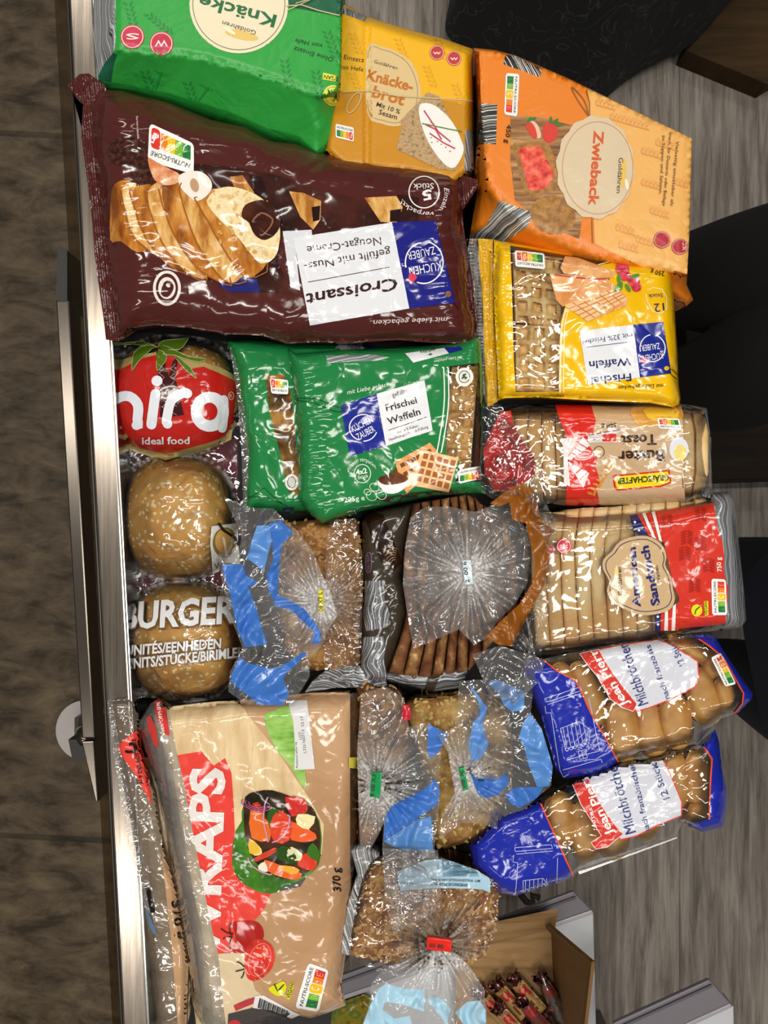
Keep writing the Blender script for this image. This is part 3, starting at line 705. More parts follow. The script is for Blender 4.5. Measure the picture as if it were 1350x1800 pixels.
blk = plain('black_cloth', '#0b0b0c', .85, 0, .5, 60); navy = plain('navy_cloth', '#0e1526', .85, 0, .5, 60)
pt, nt, bs, out = newmat('patterned_black_cloth'); tc = N(nt, 'ShaderNodeTexCoord')
n_ = N(nt, 'ShaderNodeTexNoise', i_Scale=14, i_Detail=1.5, i_Distortion=2.2); nt.links.new(tc.outputs['Object'], n_.inputs['Vector'])
cr_ = N(nt, 'ShaderNodeValToRGB'); e_ = cr_.color_ramp.elements; e_[0].position = .50; e_[0].color = hexc('#0e0f12'); e_[1].position = .54; e_[1].color = hexc('#0e0f12')
x_ = e_.new(.52); x_.color = hexc('#34363c'); nt.links.new(n_.outputs[0], cr_.inputs[0]); nt.links.new(cr_.outputs[0], bs.inputs['Base Color']); bs.inputs['Roughness'].default_value = .85
pa, pb = P(1130, 500, .1), P(1150, 690, .1); ka, kb = P(1290, 487, .48), P(1315, 668, .48)
person('person in black trousers standing right of the yellow waffle pack', [(pb.x, pb.y), (pa.x, pa.y)][::-1], [(ka.x, ka.y), (kb.x, kb.y)], (.60, .33), (-1, 0), blk)
pn = person('person in dark navy clothing standing right of the sandwich bread', [(.62, -.10), (.62, -.28)], [(.585, -.11), (.585, -.27)], (.78, -.23), (-1, 0), navy, hair='#2a1c14')
cV = []; cF = []
for j in range(12):
    t = j / 11
    for i in range(40):
        a = 2 * math.pi * i / 40; c_, s_ = math.cos(a), math.sin(a); f_ = 1 + .03 * math.sin(a * 7) * (1 - t)
        rx, ry = .285 + (.165 - .285) * t, .185 + (.165 - .185) * t
        cV.append((.78 + rx * f_ * math.copysign(abs(c_) ** .7, c_), -.17 - .06 * t + ry * f_ * math.copysign(abs(s_) ** .7, s_), .42 + .66 * t))
for j in range(11):
    for i in range(40): q = (i + 1) % 40; cF.append([j * 40 + i, j * 40 + q, (j + 1) * 40 + q, (j + 1) * 40 + i])
mesh_obj('coat', cV, cF, [navy], pn)
pr = person('person in a long black faintly patterned skirt beyond the orange pack', [(.36, 1.02), (.52, 1.03)], [(.38, 1.08), (.54, 1.09)], (.47, 1.12), (0, -1), pt, hair='#35241a')
hem = [P(815, 62, .1), P(990, 178, .1), P(1112, 128, .1), P(1290, -4, .1), P(1330, -120, .1), P(1100, -260, .1), P(850, -160, .1), P(800, -20, .1)]
bm_V = []; bm_F = []; rings_ = 14
hem2 = [(v.x, v.y) for v in hem]; hem2 = smooth(hem2, 6); nh = len(hem2)
for j in range(rings_):
    t = j / (rings_ - 1); k = (1 - t) ** .8
    for i, (x, y) in enumerate(hem2):
        a = math.atan2(y - 1.12, x - .47); wx, wy = .47 + .15 * math.cos(a), 1.12 + .12 * math.sin(a)
        f_ = 1 + .04 * math.sin(a * 9) * k
        bm_V.append((wx + (x - wx) * k * f_, wy + (y - wy) * k * f_, .06 + .94 * t))
for j in range(rings_ - 1):
    for i in range(nh): q = (i + 1) % nh; bm_F.append([j * nh + i, j * nh + q, (j + 1) * nh + q, (j + 1) * nh + i])
sk = mesh_obj('skirt', bm_V, bm_F, [pt], pr)
# ---------------------------------------------------------------- goods on the table
def pack(name, label, cat, cx, cy, z, group=None):
    return thing(name, label, cat, tuple(P(cx, cy, z)), group)
# ---- green crispbread
gp = pack('crispbread_packet', 'green paper crispbread packet at the top left with a cream round emblem', 'crispbread', 400, 90, .78)
o_ = [(166, -60), (163, 60), (172, 135), (182, 143), (235, 152), (300, 166), (400, 196), (470, 226), (525, 240), (556, 267), (588, 240), (600, 160), (604, -60)]
t_ = [(203, -60), (203, 86), (260, 92), (330, 97), (420, 120), (500, 145), (565, 168), (592, 160), (598, 120), (600, -60)]
STR = stripes(('#b9bcbe', '#2a2c2e', '#8c9092'), 420, 0, 'paper', .02)
STRD = stripes(('#6a6c6a', '#161616', '#44464a'), 450, 0, 'paper', .02)
s = Slab('wrapper', o_, frustum(o_, t_, .853, .886, wr=.0012, wl=90, seed=3), ink('#2aa03e', 'paper'), gp, 5, zbot=.778, rings=[t_],
         zones=[([(500, -60), (606, -60), (604, 28), (560, 22), (505, 12)], ink('#0f5c3c', 'paper')), ([(150, -60), (203, -60), (203, 84), (196, 96), (180, 118), (168, 140), (150, 120)], STR),
                ([(176, 146), (172, 136), (183, 112), (199, 93), (206, 96), (199, 120), (195, 150)], ink('#0b5a40', 'paper'))])
a = Art(s, 'round_emblem', 'paper', label='cream round emblem')
a.poly(ellipse(420, 7, 87, 87, n=48), '#eadfbe', 0); a.ring(ellipse(420, 7, 81, 81, n=48), 1.2, '#4c6a4a', 1)
a.text('Knäcke-', 487, 28, 338, -12, 22, '#1d6a3a', 2, .02); a.text('Goldähren', 451, 55, 392, 37, 8, '#4a3c20', 2)
a.poly(ellipse(425, 62, 30, 8, 12), '#e3c36a', 1); a.poly(ellipse(404, 55, 12, 3, 30), '#f6eed0', 2); a.done()
a = Art(s, 'printed_lettering', 'paper')
a.text('· Ohne Einsatz', 594, 104, 518, 82, 8, '#123a20', 1, .0, .1); a.text('von Hefe', 568, 78, 520, 68, 8, '#123a20', 1, 0, .1)
for q in ((262, 30, 40), (255, 130, 70), (500, 110, 80), (330, 150, 70), (575, 60, 70), (225, 10, 75), (555, 130, 80)):
    for i in range(6):
        for sg in (-1, 1):
            an = math.radians(q[2]); bx_, by_ = q[0] + math.cos(an) * i * 9, q[1] + math.sin(an) * i * 9
            a.poly(ellipse(bx_ + sg * 5, by_ - 3, 5, 2, q[2] + sg * 40, 8), '#1c8536', 0)
a.done()
a = Art(s, 'round_seals', 'paper', label='two pink-red round seals')
for x, y, tx in ((233, 65, 'S'), (284, 77, 'W')): stamp(a, x, y, 21, '#c42845', '#f3d9d9', tx, 180)
a.done()
a = Art(s, 'vegan_mark', 'paper', label='yellow vegan mark')
a.poly([(568, 128), (603, 136), (602, 146), (567, 140)], '#e8e23a', 1); a.text('VEGAN', 601, 137, 570, 132, 7, '#1f5a2a', 2, .02)
a.poly(ellipse(585, 168, 17, 18), '#e8e23a', 1); a.line([(592, 160), (586, 178), (577, 158)], 2.5, '#1f5a2a', 2); a.ring(ellipse(585, 168, 14, 15), 1.2, '#8aa038', 2); a.done()
tw = ink('#c9b88a', 'flat'); a = Art(s, 'twine', 'paper', .0012, label='beige twine')
a.line([(504, 12), (530, 10), (560, 20), (603, 30)], 2, tw); a.line([(505, 20), (540, 4), (570, -10)], 1.6, tw, 2); a.line([(520, 8), (545, 0), (552, -12)], 1.6, tw, 3); a.done()
# second packet, under the green one
gq = pack('crispbread_packet', 'dark striped packet end wedged under the green crispbread packet', 'crispbread', 350, 195, .77)
o_ = [(183, 140), (240, 152), (300, 167), (400, 198), (470, 228), (440, 250), (330, 230), (220, 190)]
Slab('wrapper', o_, topz(14, .780, .020, o_, wr=.0012), STRD, gq, 7, zbot=.777)
# ---- yellow crispbread
yp = pack('crispbread_packet', 'yellow crispbread packet with a sesame crispbread picture between green and orange packs', 'crispbread', 700, 170, .78)
o_ = [(590, 0), (628, 18), (642, 28), (720, 52), (780, 68), (831, 86), (834, 300), (800, 330), (720, 310), (600, 300), (566, 268)]
zf = topz(16, .812, .048, o_, wr=.0012, wl=110, seed=8, ef=lambda x, y: -.0035 * np.exp(-((x - 645) / 5) ** 2))
s = Slab('wrapper', o_, zf, ink('#efb516', 'paper'), yp, 6, zbot=.778,
         zones=[([(560, 158), (645, 163), (720, 172), (840, 182), (842, 340), (560, 320)], ink('#c98a12', 'paper')), ([(604, 12), (645, 28), (642, 38), (602, 24)], STR),
                ([(818, 228), (836, 232), (836, 306), (816, 302)], STR)])
a = Art(s, 'round_emblem', 'paper', label='tan oval emblem')
a.poly(smooth([(645, 85), (670, 82), (700, 92), (725, 112), (739, 150), (738, 180), (722, 210), (700, 222), (672, 218), (645, 198)], 3), '#dcc08a', 0)
a.ring(smooth([(648, 90), (670, 87), (698, 97), (720, 116), (733, 150), (732, 180), (718, 206), (698, 216), (674, 212), (648, 194)], 3), 1.2, '#a98a50', 1)
a.text('Goldähren', 657, 111, 698, 123, 6, '#4a3c20', 2); a.text('Knäcke-', 644, 140, 724, 161, 18, '#c4731a', 2, .03); a.text('brot', 653, 170, 709, 186, 20, '#c4731a', 2, .03)
a.text('Mit 10 %', 661, 187, 702, 201, 8, '#2a2010', 2, .01); a.text('Sesam', 665, 201, 697, 211, 9, '#2a2010', 2, .01); a.done()
a = Art(s, 'printed_lettering', 'paper'); a.text('Einsatz', 604, 104, 639, 110, 8, '#3a2a10', 1); a.text('von Hefe', 596, 121, 638, 126, 8, '#3a2a10', 1)
for bx_, by_ in ((700, 70), (750, 118), (800, 150), (620, 60), (770, 70), (620, 130)):
    for i in range(5):
        for sg in (-1, 1): a.poly(ellipse(bx_ + i * 3 + sg * 4, by_ + i * 8, 4.5, 2, 60 + sg * 40, 8), '#e3a40c', 0)
a.done()
a = Art(s, 'round_seals', 'paper', label='two small red seals')
for x, y in ((768, 93), (798, 103)): stamp(a, x, y, 13, '#c03a3a', '#f0d8c8', 'w', 0)
a.done()
nutri(s, [(590, 218), (622, 225), (622, 250), (590, 242)], 4, 'paper')
a = Art(s, 'printed_picture', 'paper', label='crispbread with cream cheese')
cb1 = ramp('crispbread_print', ('#8a6a42', '#c2a377', '#a88458'), 320, .5, kind='paper')
a.poly([(701, 215), (752, 162), (772, 170), (818, 260), (800, 300), (770, 298)], cb1, 1); a.poly([(697, 262), (706, 225), (740, 205), (770, 290), (758, 292)], cb1, 2)
a.poly(smooth([(738, 185), (752, 182), (770, 190), (795, 215), (812, 250), (814, 270), (800, 294), (785, 292), (765, 270), (748, 240), (737, 205)], 3), '#f3f0ea', 3)
for p in ([(745, 195), (770, 232), (792, 250)], [(755, 235), (780, 252), (800, 262)], [(748, 220), (765, 228), (776, 246)]): a.line(p, 2.5, '#c23a5a', 5)
a.line([(742, 218), (790, 228), (812, 232)], 2, '#5a8a3a', 6)
for i in range(14): r_ = random.Random(i); a.poly(ellipse(765 + r_.uniform(-18, 28), 235 + r_.uniform(-25, 35), 1.6, 1.2, 0, 6), '#7a9a4a' if i % 2 else '#c05070', 5)
a.done()
a = Art(s, 'twine', 'paper', .001, label='beige twine'); a.line([(603, 163), (645, 160), (700, 170), (735, 172), (830, 178)], 2, tw); a.ring(ellipse(622, 182, 20, 8, 120), 1.8, tw); a.done()
# ---- orange rusk pack
zp = pack('rusk_packet', 'large orange paper rusk pack with three-line round emblem, lying at a slant', 'rusk', 1020, 300, .78)
o_ = [(832, 84), (870, 88), (905, 97), (1000, 138), (1110, 192), (1217, 243), (1213, 400), (1207, 500), (1219, 527), (1206, 539), (1188, 536), (1100, 520), (980, 500), (850, 440), (806, 420), (800, 395), (812, 372), (830, 340), (838, 200)]
t_ = [(842, 90), (905, 99), (1110, 193), (1215, 244), (1208, 482), (1165, 470), (1050, 448), (930, 400), (880, 352), (860, 330), (846, 200)]
OR = '#e8821e'
PE = ink('#f0b662', 'paper')
s = Slab('wrapper', o_, frustum(o_, t_, .80, .868, wr=.0013, wl=100, seed=5, soft=.7), ink(OR, 'paper'), zp, 6, zbot=.778, rings=[t_],
         zones=[([(1033, 148), (1110, 190), (1222, 240), (1212, 484), (1130, 470), (1046, 428), (1040, 300)], PE),
                ([(888, 97), (905, 97), (952, 122), (950, 136), (885, 113)], stripes(('#ece8dc', '#2a2a2a'), 900, -25, 'paper', 0)),
                ([(842, 181), (874, 184), (872, 254), (838, 250)], stripes(('#ece8dc', '#2a2a2a'), 900, 86, 'paper', 0)),
                ([(878, 352), (938, 374), (928, 398), (880, 430), (824, 418), (855, 396)], stripes(('#ece8dc', '#2a2a2a', '#8a8a8a'), 700, 60, 'paper', .01))])
a = Art(s, 'printed_picture', 'paper', label='wooden board with rusk, jam and strawberries')
a.poly([(897, 202), (948, 206), (1012, 222), (1038, 245), (1030, 330), (1018, 420), (975, 402), (930, 372), (905, 352), (897, 280)], ramp('wood_print', ('#6d4526', '#a3713f', '#c49a62'), 30, .5, detail=4, stretch=(.7, 8, 1), kind='paper', rot=78), 0)
tst = ramp('rusk_print', ('#8a5a22', '#b98540'), 200, .5, kind='paper')
a.poly(smooth([(900, 256), (920, 252), (955, 250), (972, 268), (981, 300), (978, 330), (950, 342), (925, 346), (918, 330), (912, 300)], 3), tst, 1)
a.poly(ellipse(972, 378, 40, 34, 20), tst, 1)
a.poly(smooth([(912, 264), (930, 258), (950, 260), (960, 280), (972, 300), (968, 322), (950, 334), (930, 334), (925, 315), (918, 290)], 3), ramp('jam_print', ('#b8201c', '#e8503c', '#f08060'), 160, .3, kind='paper'), 2)
a.poly(smooth([(926, 218), (935, 212), (946, 222), (951, 240), (944, 244), (932, 236)], 3), '#f0c0a8', 2); a.poly(smooth([(924, 222), (930, 214), (940, 224), (944, 243), (934, 240)], 3), '#d8402c', 3)
a.poly(smooth([(955, 222), (968, 214), (979, 222), (979, 240), (966, 252), (955, 244)], 3), '#d8382c', 2)
for x, y, an in ((930, 212, -60), (936, 210, -20), (968, 212, -90), (976, 214, -40), (982, 220, 0)): a.poly(ellipse(x, y, 7, 3, an, 8), '#3f7a2a', 4)
a.done()
a = Art(s, 'round_emblem', 'paper', label='pale round emblem')
a.poly(smooth([(1046 + (70 + 2.0 * math.sin(14 * t)) * math.cos(t) * .97, 295 + (90 + 2 * math.sin(14 * t)) * math.sin(t)) for t in [2 * math.pi * i / 56 for i in range(56)]], 1), '#dcc8a6', 5)
a.ring(ellipse(1050, 296, 62, 81, 0, 40), 1.2, '#c98a5a', 6)
a.text('Zwieback', 1044, 230, 1034, 362, 17, '#d8591c', 7, .03); a.text('Goldähren', 1087, 278, 1083, 340, 8, '#4a3c20', 8)
a.poly(ellipse(1095, 305, 5, 26, 4), '#e8c35a', 6); a.poly(ellipse(1101, 325, 3, 10, -10), '#f8f0d8', 7); a.done()
nutri(s, [(913, 131), (908, 208), (886, 200), (888, 128)][0:1] + [(909, 206), (886, 202), (889, 129)], 2, 'paper')
a = Art(s, 'printed_lettering', 'paper', .0007)
a.text('450 g', 891, 219, 887, 252, 8, '#3a2208', 1, .02, .1)
for i, (st, x0, y0, x1, y1) in enumerate((('Vielseitig einsetzbar als', 1190, 248, 1180, 362), ('Snack, für Desserts oder Beilage', 1178, 232, 1166, 362), ('zu Suppen und Salaten.', 1166, 238, 1160, 342))): a.text(st, x0 - 2, y0, x1 - 2, y1, 5.5, '#5a3a18', 1, 0, .1)
for bx_, by_ in ((1050, 180), (1075, 205), (1110, 215), (1155, 250), (1130, 265), (1145, 370), (1085, 400), (1120, 420), (1090, 430), (1130, 320), (1190, 320)):
    for i in range(5):
        for sg in (-1, 1): a.poly(ellipse(bx_ + i * 7, by_ + sg * 4 + i * 2, 4.5, 2, sg * 40, 8), '#e8a95c', 0)
a.done()
a = Art(s, 'round_seals', 'paper', .0007, label='two dark red seals')
stamp(a, 1163, 422, 15, '#b82838', '#e8b8a8', '', 90); stamp(a, 1194, 434, 14, '#b82838', '#e8b8a8', '3x', 90, 9); a.done()
a = Art(s, 'twine', 'paper', .0008, label='brown twine'); tw2 = ink('#8a5a2c', 'flat'); a.line([(1034, 205), (1028, 180), (1012, 160), (1004, 155), (1016, 178), (1034, 204)], 1.8, tw2, 0, 3); a.line([(1030, 160), (1036, 180), (1036, 204)], 1.6, tw2); a.line([(1040, 385), (1041, 428)], 1.6, tw2); a.done()
# ---- nougat croissant bag
cp = pack('croissant_bag', 'dark brown plastic bag of filled croissants with crimped ends, printed upside down', 'croissants', 500, 390, .80)
o_ = [(172, 157), (215, 158), (300, 180), (372, 210), (430, 222), (480, 248), (520, 252), (560, 268), (600, 274), (660, 285), (720, 291), (790, 302), (812, 318), (815, 345), (812, 400), (825, 460), (828, 520), (838, 566), (834, 603), (800, 606), (760, 605), (700, 600), (620, 605), (560, 604), (505, 606), (460, 592), (400, 590), (330, 578), (270, 574), (232, 580), (206, 596), (196, 520), (182, 420), (172, 330), (162, 250), (160, 190)]
BR = '#4e211e'
wt = lambda x, y: pleats(165, 160, 205, 596, 120, .0022, 26, 2)(x, y) + pleats(815, 320, 836, 600, 120, .0022, 24, 3)(x, y)
s = Slab('wrapper', o_, topz(58, .846, .030, o_, wr=.0045, wl=110, seed=11, ef=wt), ink(BR, 'film'), cp, 6, zbot=.838)
cs = s
for nm, q, an in (('crimped_end', [(119, 150), (140, 130), (156, 129), (185, 150), (182, 190), (184, 250), (198, 400), (206, 500), (218, 594), (207, 600), (186, 597), (182, 560), (166, 450), (163, 400), (155, 330), (143, 240), (145, 190), (148, 182), (130, 165)], 84),
                  ('crimped_end', [(808, 306), (840, 316), (842, 322), (812, 366), (818, 420), (832, 500), (840, 560), (836, 604), (826, 602), (822, 540), (808, 420), (800, 350)], 84)):
    e = Slab(nm, q, (lambda qq: lambda x, y: .852 + .0012 * np.sin((x - .1 * y) * .75) + .004 * crumple(x, y, 60, 4))(q), ink(BR, 'smoothfilm'), cp, 2.4, zbot=.8455)
a = Art(s, 'printed_picture', 'film', step=5, label='printed croissant with nougat cream')
CR1 = ramp('croissant_print', ('#7a3f12', '#b87228', '#d9a050'), 45, .3, detail=6, stretch=(1.6, .5, 1), kind='film', rot=35)
CR2 = ramp('croissant_print_light', ('#a86828', '#d8a458', '#efd09a'), 60, .3, detail=6, stretch=(1.6, .5, 1), kind='film', rot=35)
CR3 = ramp('croissant_crumb', ('#d9b573', '#f2e0b4', '#e8cd94'), 150, .4, kind='film')
dk = ramp('dark_window', ('#1c0c0a', '#3a1a16', '#54281e'), 14, .2, kind='film')
# see-through band with the wrapped croissants behind
a.poly(c3([(380, 330), (560, 345), (690, 370), (830, 420), (960, 445), (1080, 430), (1130, 440), (1130, 520), (1060, 520), (740, 560), (700, 550), (690, 640), (740, 740), (640, 735), (500, 700), (440, 690), (400, 600)]), dk, 0)
for q in ([(540, 375), (580, 370), (620, 430), (560, 420)], [(725, 420), (770, 425), (825, 450), (822, 510), (800, 540), (760, 500)], [(960, 440), (1060, 435), (1080, 470), (1060, 520), (1010, 515)]): a.poly(c3(q), CR2, 1)
for q in ([(600, 370), (640, 375), (660, 440), (620, 440)], [(795, 470), (822, 465), (820, 510), (800, 515)], [(1040, 480), (1075, 475), (1070, 515), (1040, 515)]): a.poly(c3(q), '#241010', 2)
a.poly(c3([(705, 545), (795, 540), (800, 580), (745, 600), (760, 730), (730, 720)]), '#d9dce2', 1); a.poly(c3([(500, 710), (565, 688), (625, 690), (635, 735), (540, 735)]), '#23246e', 2)
lobes = [[(170, 440), (180, 400), (210, 385), (235, 395), (228, 450), (240, 520), (290, 590), (250, 610), (200, 575), (168, 570)],
         [(205, 420), (220, 395), (255, 400), (262, 450), (275, 520), (330, 610), (300, 612), (240, 560), (215, 480)],
         [(238, 420), (270, 400), (300, 405), (310, 470), (335, 560), (400, 660), (350, 650), (280, 570), (245, 480)],
         [(285, 425), (310, 395), (350, 395), (380, 470), (420, 580), (470, 690), (400, 670), (330, 580), (295, 490)],
         [(330, 405), (380, 390), (420, 400), (460, 500), (500, 600), (540, 690), (500, 700), (420, 640), (350, 520)],
         [(390, 395), (440, 410), (480, 440), (520, 540), (560, 610), (590, 670), (540, 708), (480, 650), (420, 540)],
         [(440, 440), (490, 415), (560, 410), (600, 450), (640, 540), (660, 640), (590, 690), (520, 600), (470, 510)]]
for i, q in enumerate(lobes): a.poly(c3(q), (CR2 if i % 2 else CR1), 1 + i, 3)
for i, q in enumerate(lobes[1:]): a.line(c3(q[:1] + q[-1:-5:-1]), 2.2, '#9a5a22', 8 + i, 3)
a.poly(c3([(470, 450), (520, 410), (580, 415), (640, 445), (690, 500), (698, 570), (680, 630), (640, 648), (610, 620), (560, 560), (500, 500)]), CR3, 14, 3)
for k in range(26):
    r_ = random.Random(k + 50); a.poly(c3(ellipse(590 + r_.uniform(-90, 70), 540 + r_.uniform(-90, 80), r_.uniform(4, 10), r_.uniform(3, 7), r_.uniform(0, 90), 8)), '#cfa25c', 15)
cho = ramp('nougat_print', ('#1e0c08', '#3c1a10', '#6a3824'), 22, .15, detail=2, kind='film')
a.poly(c3([(578, 500), (590, 465), (640, 450), (680, 470), (700, 510), (690, 550), (650, 575), (620, 560), (600, 520)]), cho, 16, 3); a.line(c3([(610, 520), (640, 490), (675, 510), (660, 545), (635, 560)]), 3, '#8a5a48', 17, 3)
a.poly(c3([(160, 270), (210, 250), (260, 258), (290, 290), (300, 350), (300, 390), (262, 420), (240, 385), (200, 340), (170, 330)]), ramp('cocoa_print', ('#1e0d0a', '#3a1c15', '#5a2e22'), 300, .5, kind='film'), 2, 2)
a.poly(c3([(285, 320), (310, 330), (350, 350), (385, 370), (378, 395), (340, 403), (305, 385)]), ramp('hazelnut_print', ('#a4401e', '#d98a5c', '#f0c8a0'), 60, .3, kind='film'), 9, 3)
a.poly(c3([(385, 370), (430, 358), (465, 370), (485, 400), (475, 430), (440, 452), (405, 430), (383, 400)]), '#f1e8dc', 10, 3); a.poly(c3(ellipse(432, 403, 13, 22, -15)), '#c09a78', 11)
a.done()
a = Art(s, 'brand_label', 'film', step=6, label='white and dark blue tilted label panel')
a.poly(c3([(738, 566), (1046, 517), (1100, 786), (790, 838)]), '#e3e6ec', 2); a.poly(c3([(1046, 517), (1181, 511), (1243, 768), (1100, 786)]), '#1d2080', 2)
a.text('Croissant', *c3([(1062, 690)])[0], *c3([(778, 742)])[0], 21, '#3a1f1c', 4, .02, .15)
a.text('gefüllt mit Nuss-', *c3([(1040, 598)])[0], *c3([(770, 645)])[0], 14, '#3a1f1c', 4, 0); a.text('Nougat-Creme', *c3([(1010, 563)])[0], *c3([(780, 592)])[0], 14, '#3a1f1c', 4, 0)
a.line(c3([(785, 704), (1038, 657)]), 1.3, '#3a1f1c', 3)
a.text('KUCHEN', *c3([(1180, 600)])[0], *c3([(1092, 615)])[0], 14, '#f2f2f6', 4, .01) if False else None
a.text('KUCHEN', *c3([(1196, 640)])[0], *c3([(1098, 658)])[0], 15, '#f2f2f6', 4, .0); a.text('ZAUBER', *c3([(1178, 592)])[0], *c3([(1092, 612)])[0], 14, '#f2f2f6', 4, -.005)
a.line(c3(ellipse(1145, 642, 60, 66, 0, 26, 1, -75, 110)), 2.2, '#f2f2f6', 3); a.line(c3(ellipse(1145, 642, 57, 62, 0, 16, 1, 165, 262)), 2.2, '#f2f2f6', 3)
a.poly(c3([(1098, 690), (1100, 678), (1112, 676), (1124, 688), (1116, 700), (1106, 710), (1100, 704)]), '#d8405a', 5, 3)
a.poly(c3(ellipse(1221, 741, 9, 9)), '#8a5a30', 4); a.done()
nutri(s, c3([(428, 368), (284, 326), (290, 208), (428, 272)]), 4)
a = Art(s, 'printed_lettering', 'film', step=5)
a.ring(c3(ellipse(1146, 423, 47, 49, 0, 30)), 2, '#f0ecec', 1); a.text('5', *c3([(1168, 415)])[0], *c3([(1138, 420)])[0], 17, '#f0ecec', 2, .03); a.text('Stück', *c3([(1176, 396)])[0], *c3([(1112, 398)])[0], 10, '#f0ecec', 2, .01)
a.text('Einzeln', *c3([(1208, 410)])[0], *c3([(1190, 478)])[0], 9, '#f0ecec', 2, 0, 0, 4); a.text('verpackt!', *c3([(1180, 484)])[0], *c3([(1078, 444)])[0], 9, '#f0ecec', 2, 0, 0, -8 * -1)
a.text('mit Liebe gebacken', *c3([(1220, 812)])[0], *c3([(990, 822)])[0], 9, '#e6d9d4', 2, .0, .3); a.text('Serviervorschlag', *c3([(247, 186)])[0], *c3([(252, 262)])[0], 4, '#e6d9d4', 1)
a.ring(c3(ellipse(344, 722, 39, 50, 0, 40)), 5, '#e6dfd8', 1); a.poly(c3(ellipse(344, 722, 27, 34, 0)), '#e6dfd8', 1); a.poly(c3([(325, 740), (335, 705), (352, 700), (365, 715), (360, 735), (345, 750)]), BR, 2, 2); a.poly(c3(ellipse(348, 715, 7, 5, 30)), '#e6dfd8', 3)
a.line(c3([(1225, 745), (1240, 770), (1255, 790)]), 1.2, '#2a1210', 1); a.done()
# ---- shared builders for bread
WAF = ramp('waffle', ('#c89448', '#e6c07a', '#f0d494'), 120, .6, .5, .0008, 4)
WAFD = ramp('waffle_dark', ('#a87838', '#d4a860', '#e0bc78'), 120, .6, .5, .0008, 4)
def waffle(q, nu, nv, z, label, group, mat=WAF, depth=.006, name='waffle'):
    """q: TL, TR, BL corners in px of a straight waffle"""
    (ax, ay), (bx_, by_), (cx, cy) = q; dx, dy = bx_ + cx - ax, by_ + cy - ay
    det = (bx_ - ax) * (cy - ay) - (by_ - ay) * (cx - ax)
    def f(x, y):
        u = ((x - ax) * (cy - ay) - (y - ay) * (cx - ax)) / det; v = ((y - ay) * (bx_ - ax) - (x - ax) * (by_ - ay)) / det
        ru = np.abs((u * nu) - np.round(u * nu)); rv = np.abs((v * nv) - np.round(v * nv))
        w = np.clip((np.minimum(ru, rv) - .13) / .12, 0, 1)
        return z - depth * w * w * (3 - 2 * w)
    o = resample([(ax, ay), (bx_, by_), (dx, dy), (cx, cy)], 8); xm, ym = (ax + dx) / 2, (ay + dy) / 2
    s = Slab(name, smooth([(ax, ay), (bx_, by_), (dx, dy), (cx, cy)], 1), f, mat, None, 2.6, zbot=z - .012, origin=tuple(P(xm, ym, z - .012)))
    return tagit(s.o, label, 'waffle', group)
def clip(root, quad, z, col, txt, tq=None, tcol='#14140f', kind='flat'):
    cx, cy = sum(p[0] for p in quad) / 4, sum(p[1] for p in quad) / 4
    s = Slab('bag_clip', quad, lambda x, y: z + 0 * x, ink(col, 'smoothfilm'), root, 4, zbot=z - .004, label='clip closing the bag'[:30])
    if txt: a = Art(s, 'clip_print', 'flat', .0004); a.text(txt, *tq, 7, tcol, 0, .02); a.done()
    del s.o['label']; return s
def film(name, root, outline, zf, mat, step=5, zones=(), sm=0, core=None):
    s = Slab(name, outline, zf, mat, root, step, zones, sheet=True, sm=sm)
    if core:      # white rays painted round the clip: gathered layers plus streak highlights
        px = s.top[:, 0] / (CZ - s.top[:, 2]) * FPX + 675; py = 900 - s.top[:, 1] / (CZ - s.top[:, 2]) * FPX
        at = s.o.data.attributes['crease_glint']; v = np.zeros(len(at.data), np.float32); at.data.foreach_get('value', v)
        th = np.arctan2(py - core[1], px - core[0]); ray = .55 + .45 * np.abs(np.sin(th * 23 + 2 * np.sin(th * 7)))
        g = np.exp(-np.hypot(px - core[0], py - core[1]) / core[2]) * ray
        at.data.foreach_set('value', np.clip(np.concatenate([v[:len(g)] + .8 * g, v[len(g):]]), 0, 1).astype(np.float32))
    return s
CL = clear('bag', haze=.01, gloss=.05, rough=.05, s1=12, s2=36, ds=.012, crease_glint=.35)
CLH = clear('gathered', haze=.06, gloss=.07, rough=.05, s1=16, s2=40, st=1.0, ds=.015, crease_glint=.6, fr=1.5)
CLS = clear('smooth', haze=.01, gloss=.045, rough=.045, s1=8, s2=30, ds=.008, crease_glint=.2)
BLU = ink('#3f76c8', 'smoothfilm', .92); BLU2 = ink('#5f96da', 'smoothfilm', .88)
# ---- yellow waffle pack
wp = pack('waffle_packet', 'yellow plastic waffle packet with a see-through window over two waffles', 'waffles', 1020, 580, .80)
o_ = c4([(205, 95), (270, 105), (420, 130), (560, 158), (700, 178), (860, 198), (940, 208), (948, 230), (962, 400), (972, 560), (978, 700), (986, 760), (982, 785), (950, 800), (860, 782), (600, 772), (400, 760), (270, 762), (222, 770), (216, 600), (205, 400), (200, 250)])
win = c4([(276, 122), (340, 132), (500, 160), (640, 172), (720, 190), (640, 205), (560, 270), (510, 360), (487, 440), (480, 560), (484, 730), (300, 732), (292, 600), (284, 300)])
s = Slab('wrapper', o_, topz(22, .842, .026, o_, wr=.003, wl=100, seed=21, ef=pleats(868, 425, 872, 700, 60, .002, 18, 1)), ink('#f0bc08', 'film'), wp, 6, zbot=.838, zones=[(win, CLS)])
for q, m_ in ((c4([(142, 92), (205, 97), (212, 400), (224, 772), (180, 796), (176, 700), (165, 400), (148, 180)]), ink('#d8a80c', 'smoothfilm')), (c4([(95, 95), (145, 92), (170, 500), (178, 780), (150, 700), (130, 480), (110, 250), (90, 160)]), CL)):
    Slab('crimped_end', q, lambda x, y: .846 + .0022 * np.sin(x * .8) + .006 * crumple(x, y, 25, 5), m_, wp, 3.5, zbot=.838, sheet=m_ is CL)
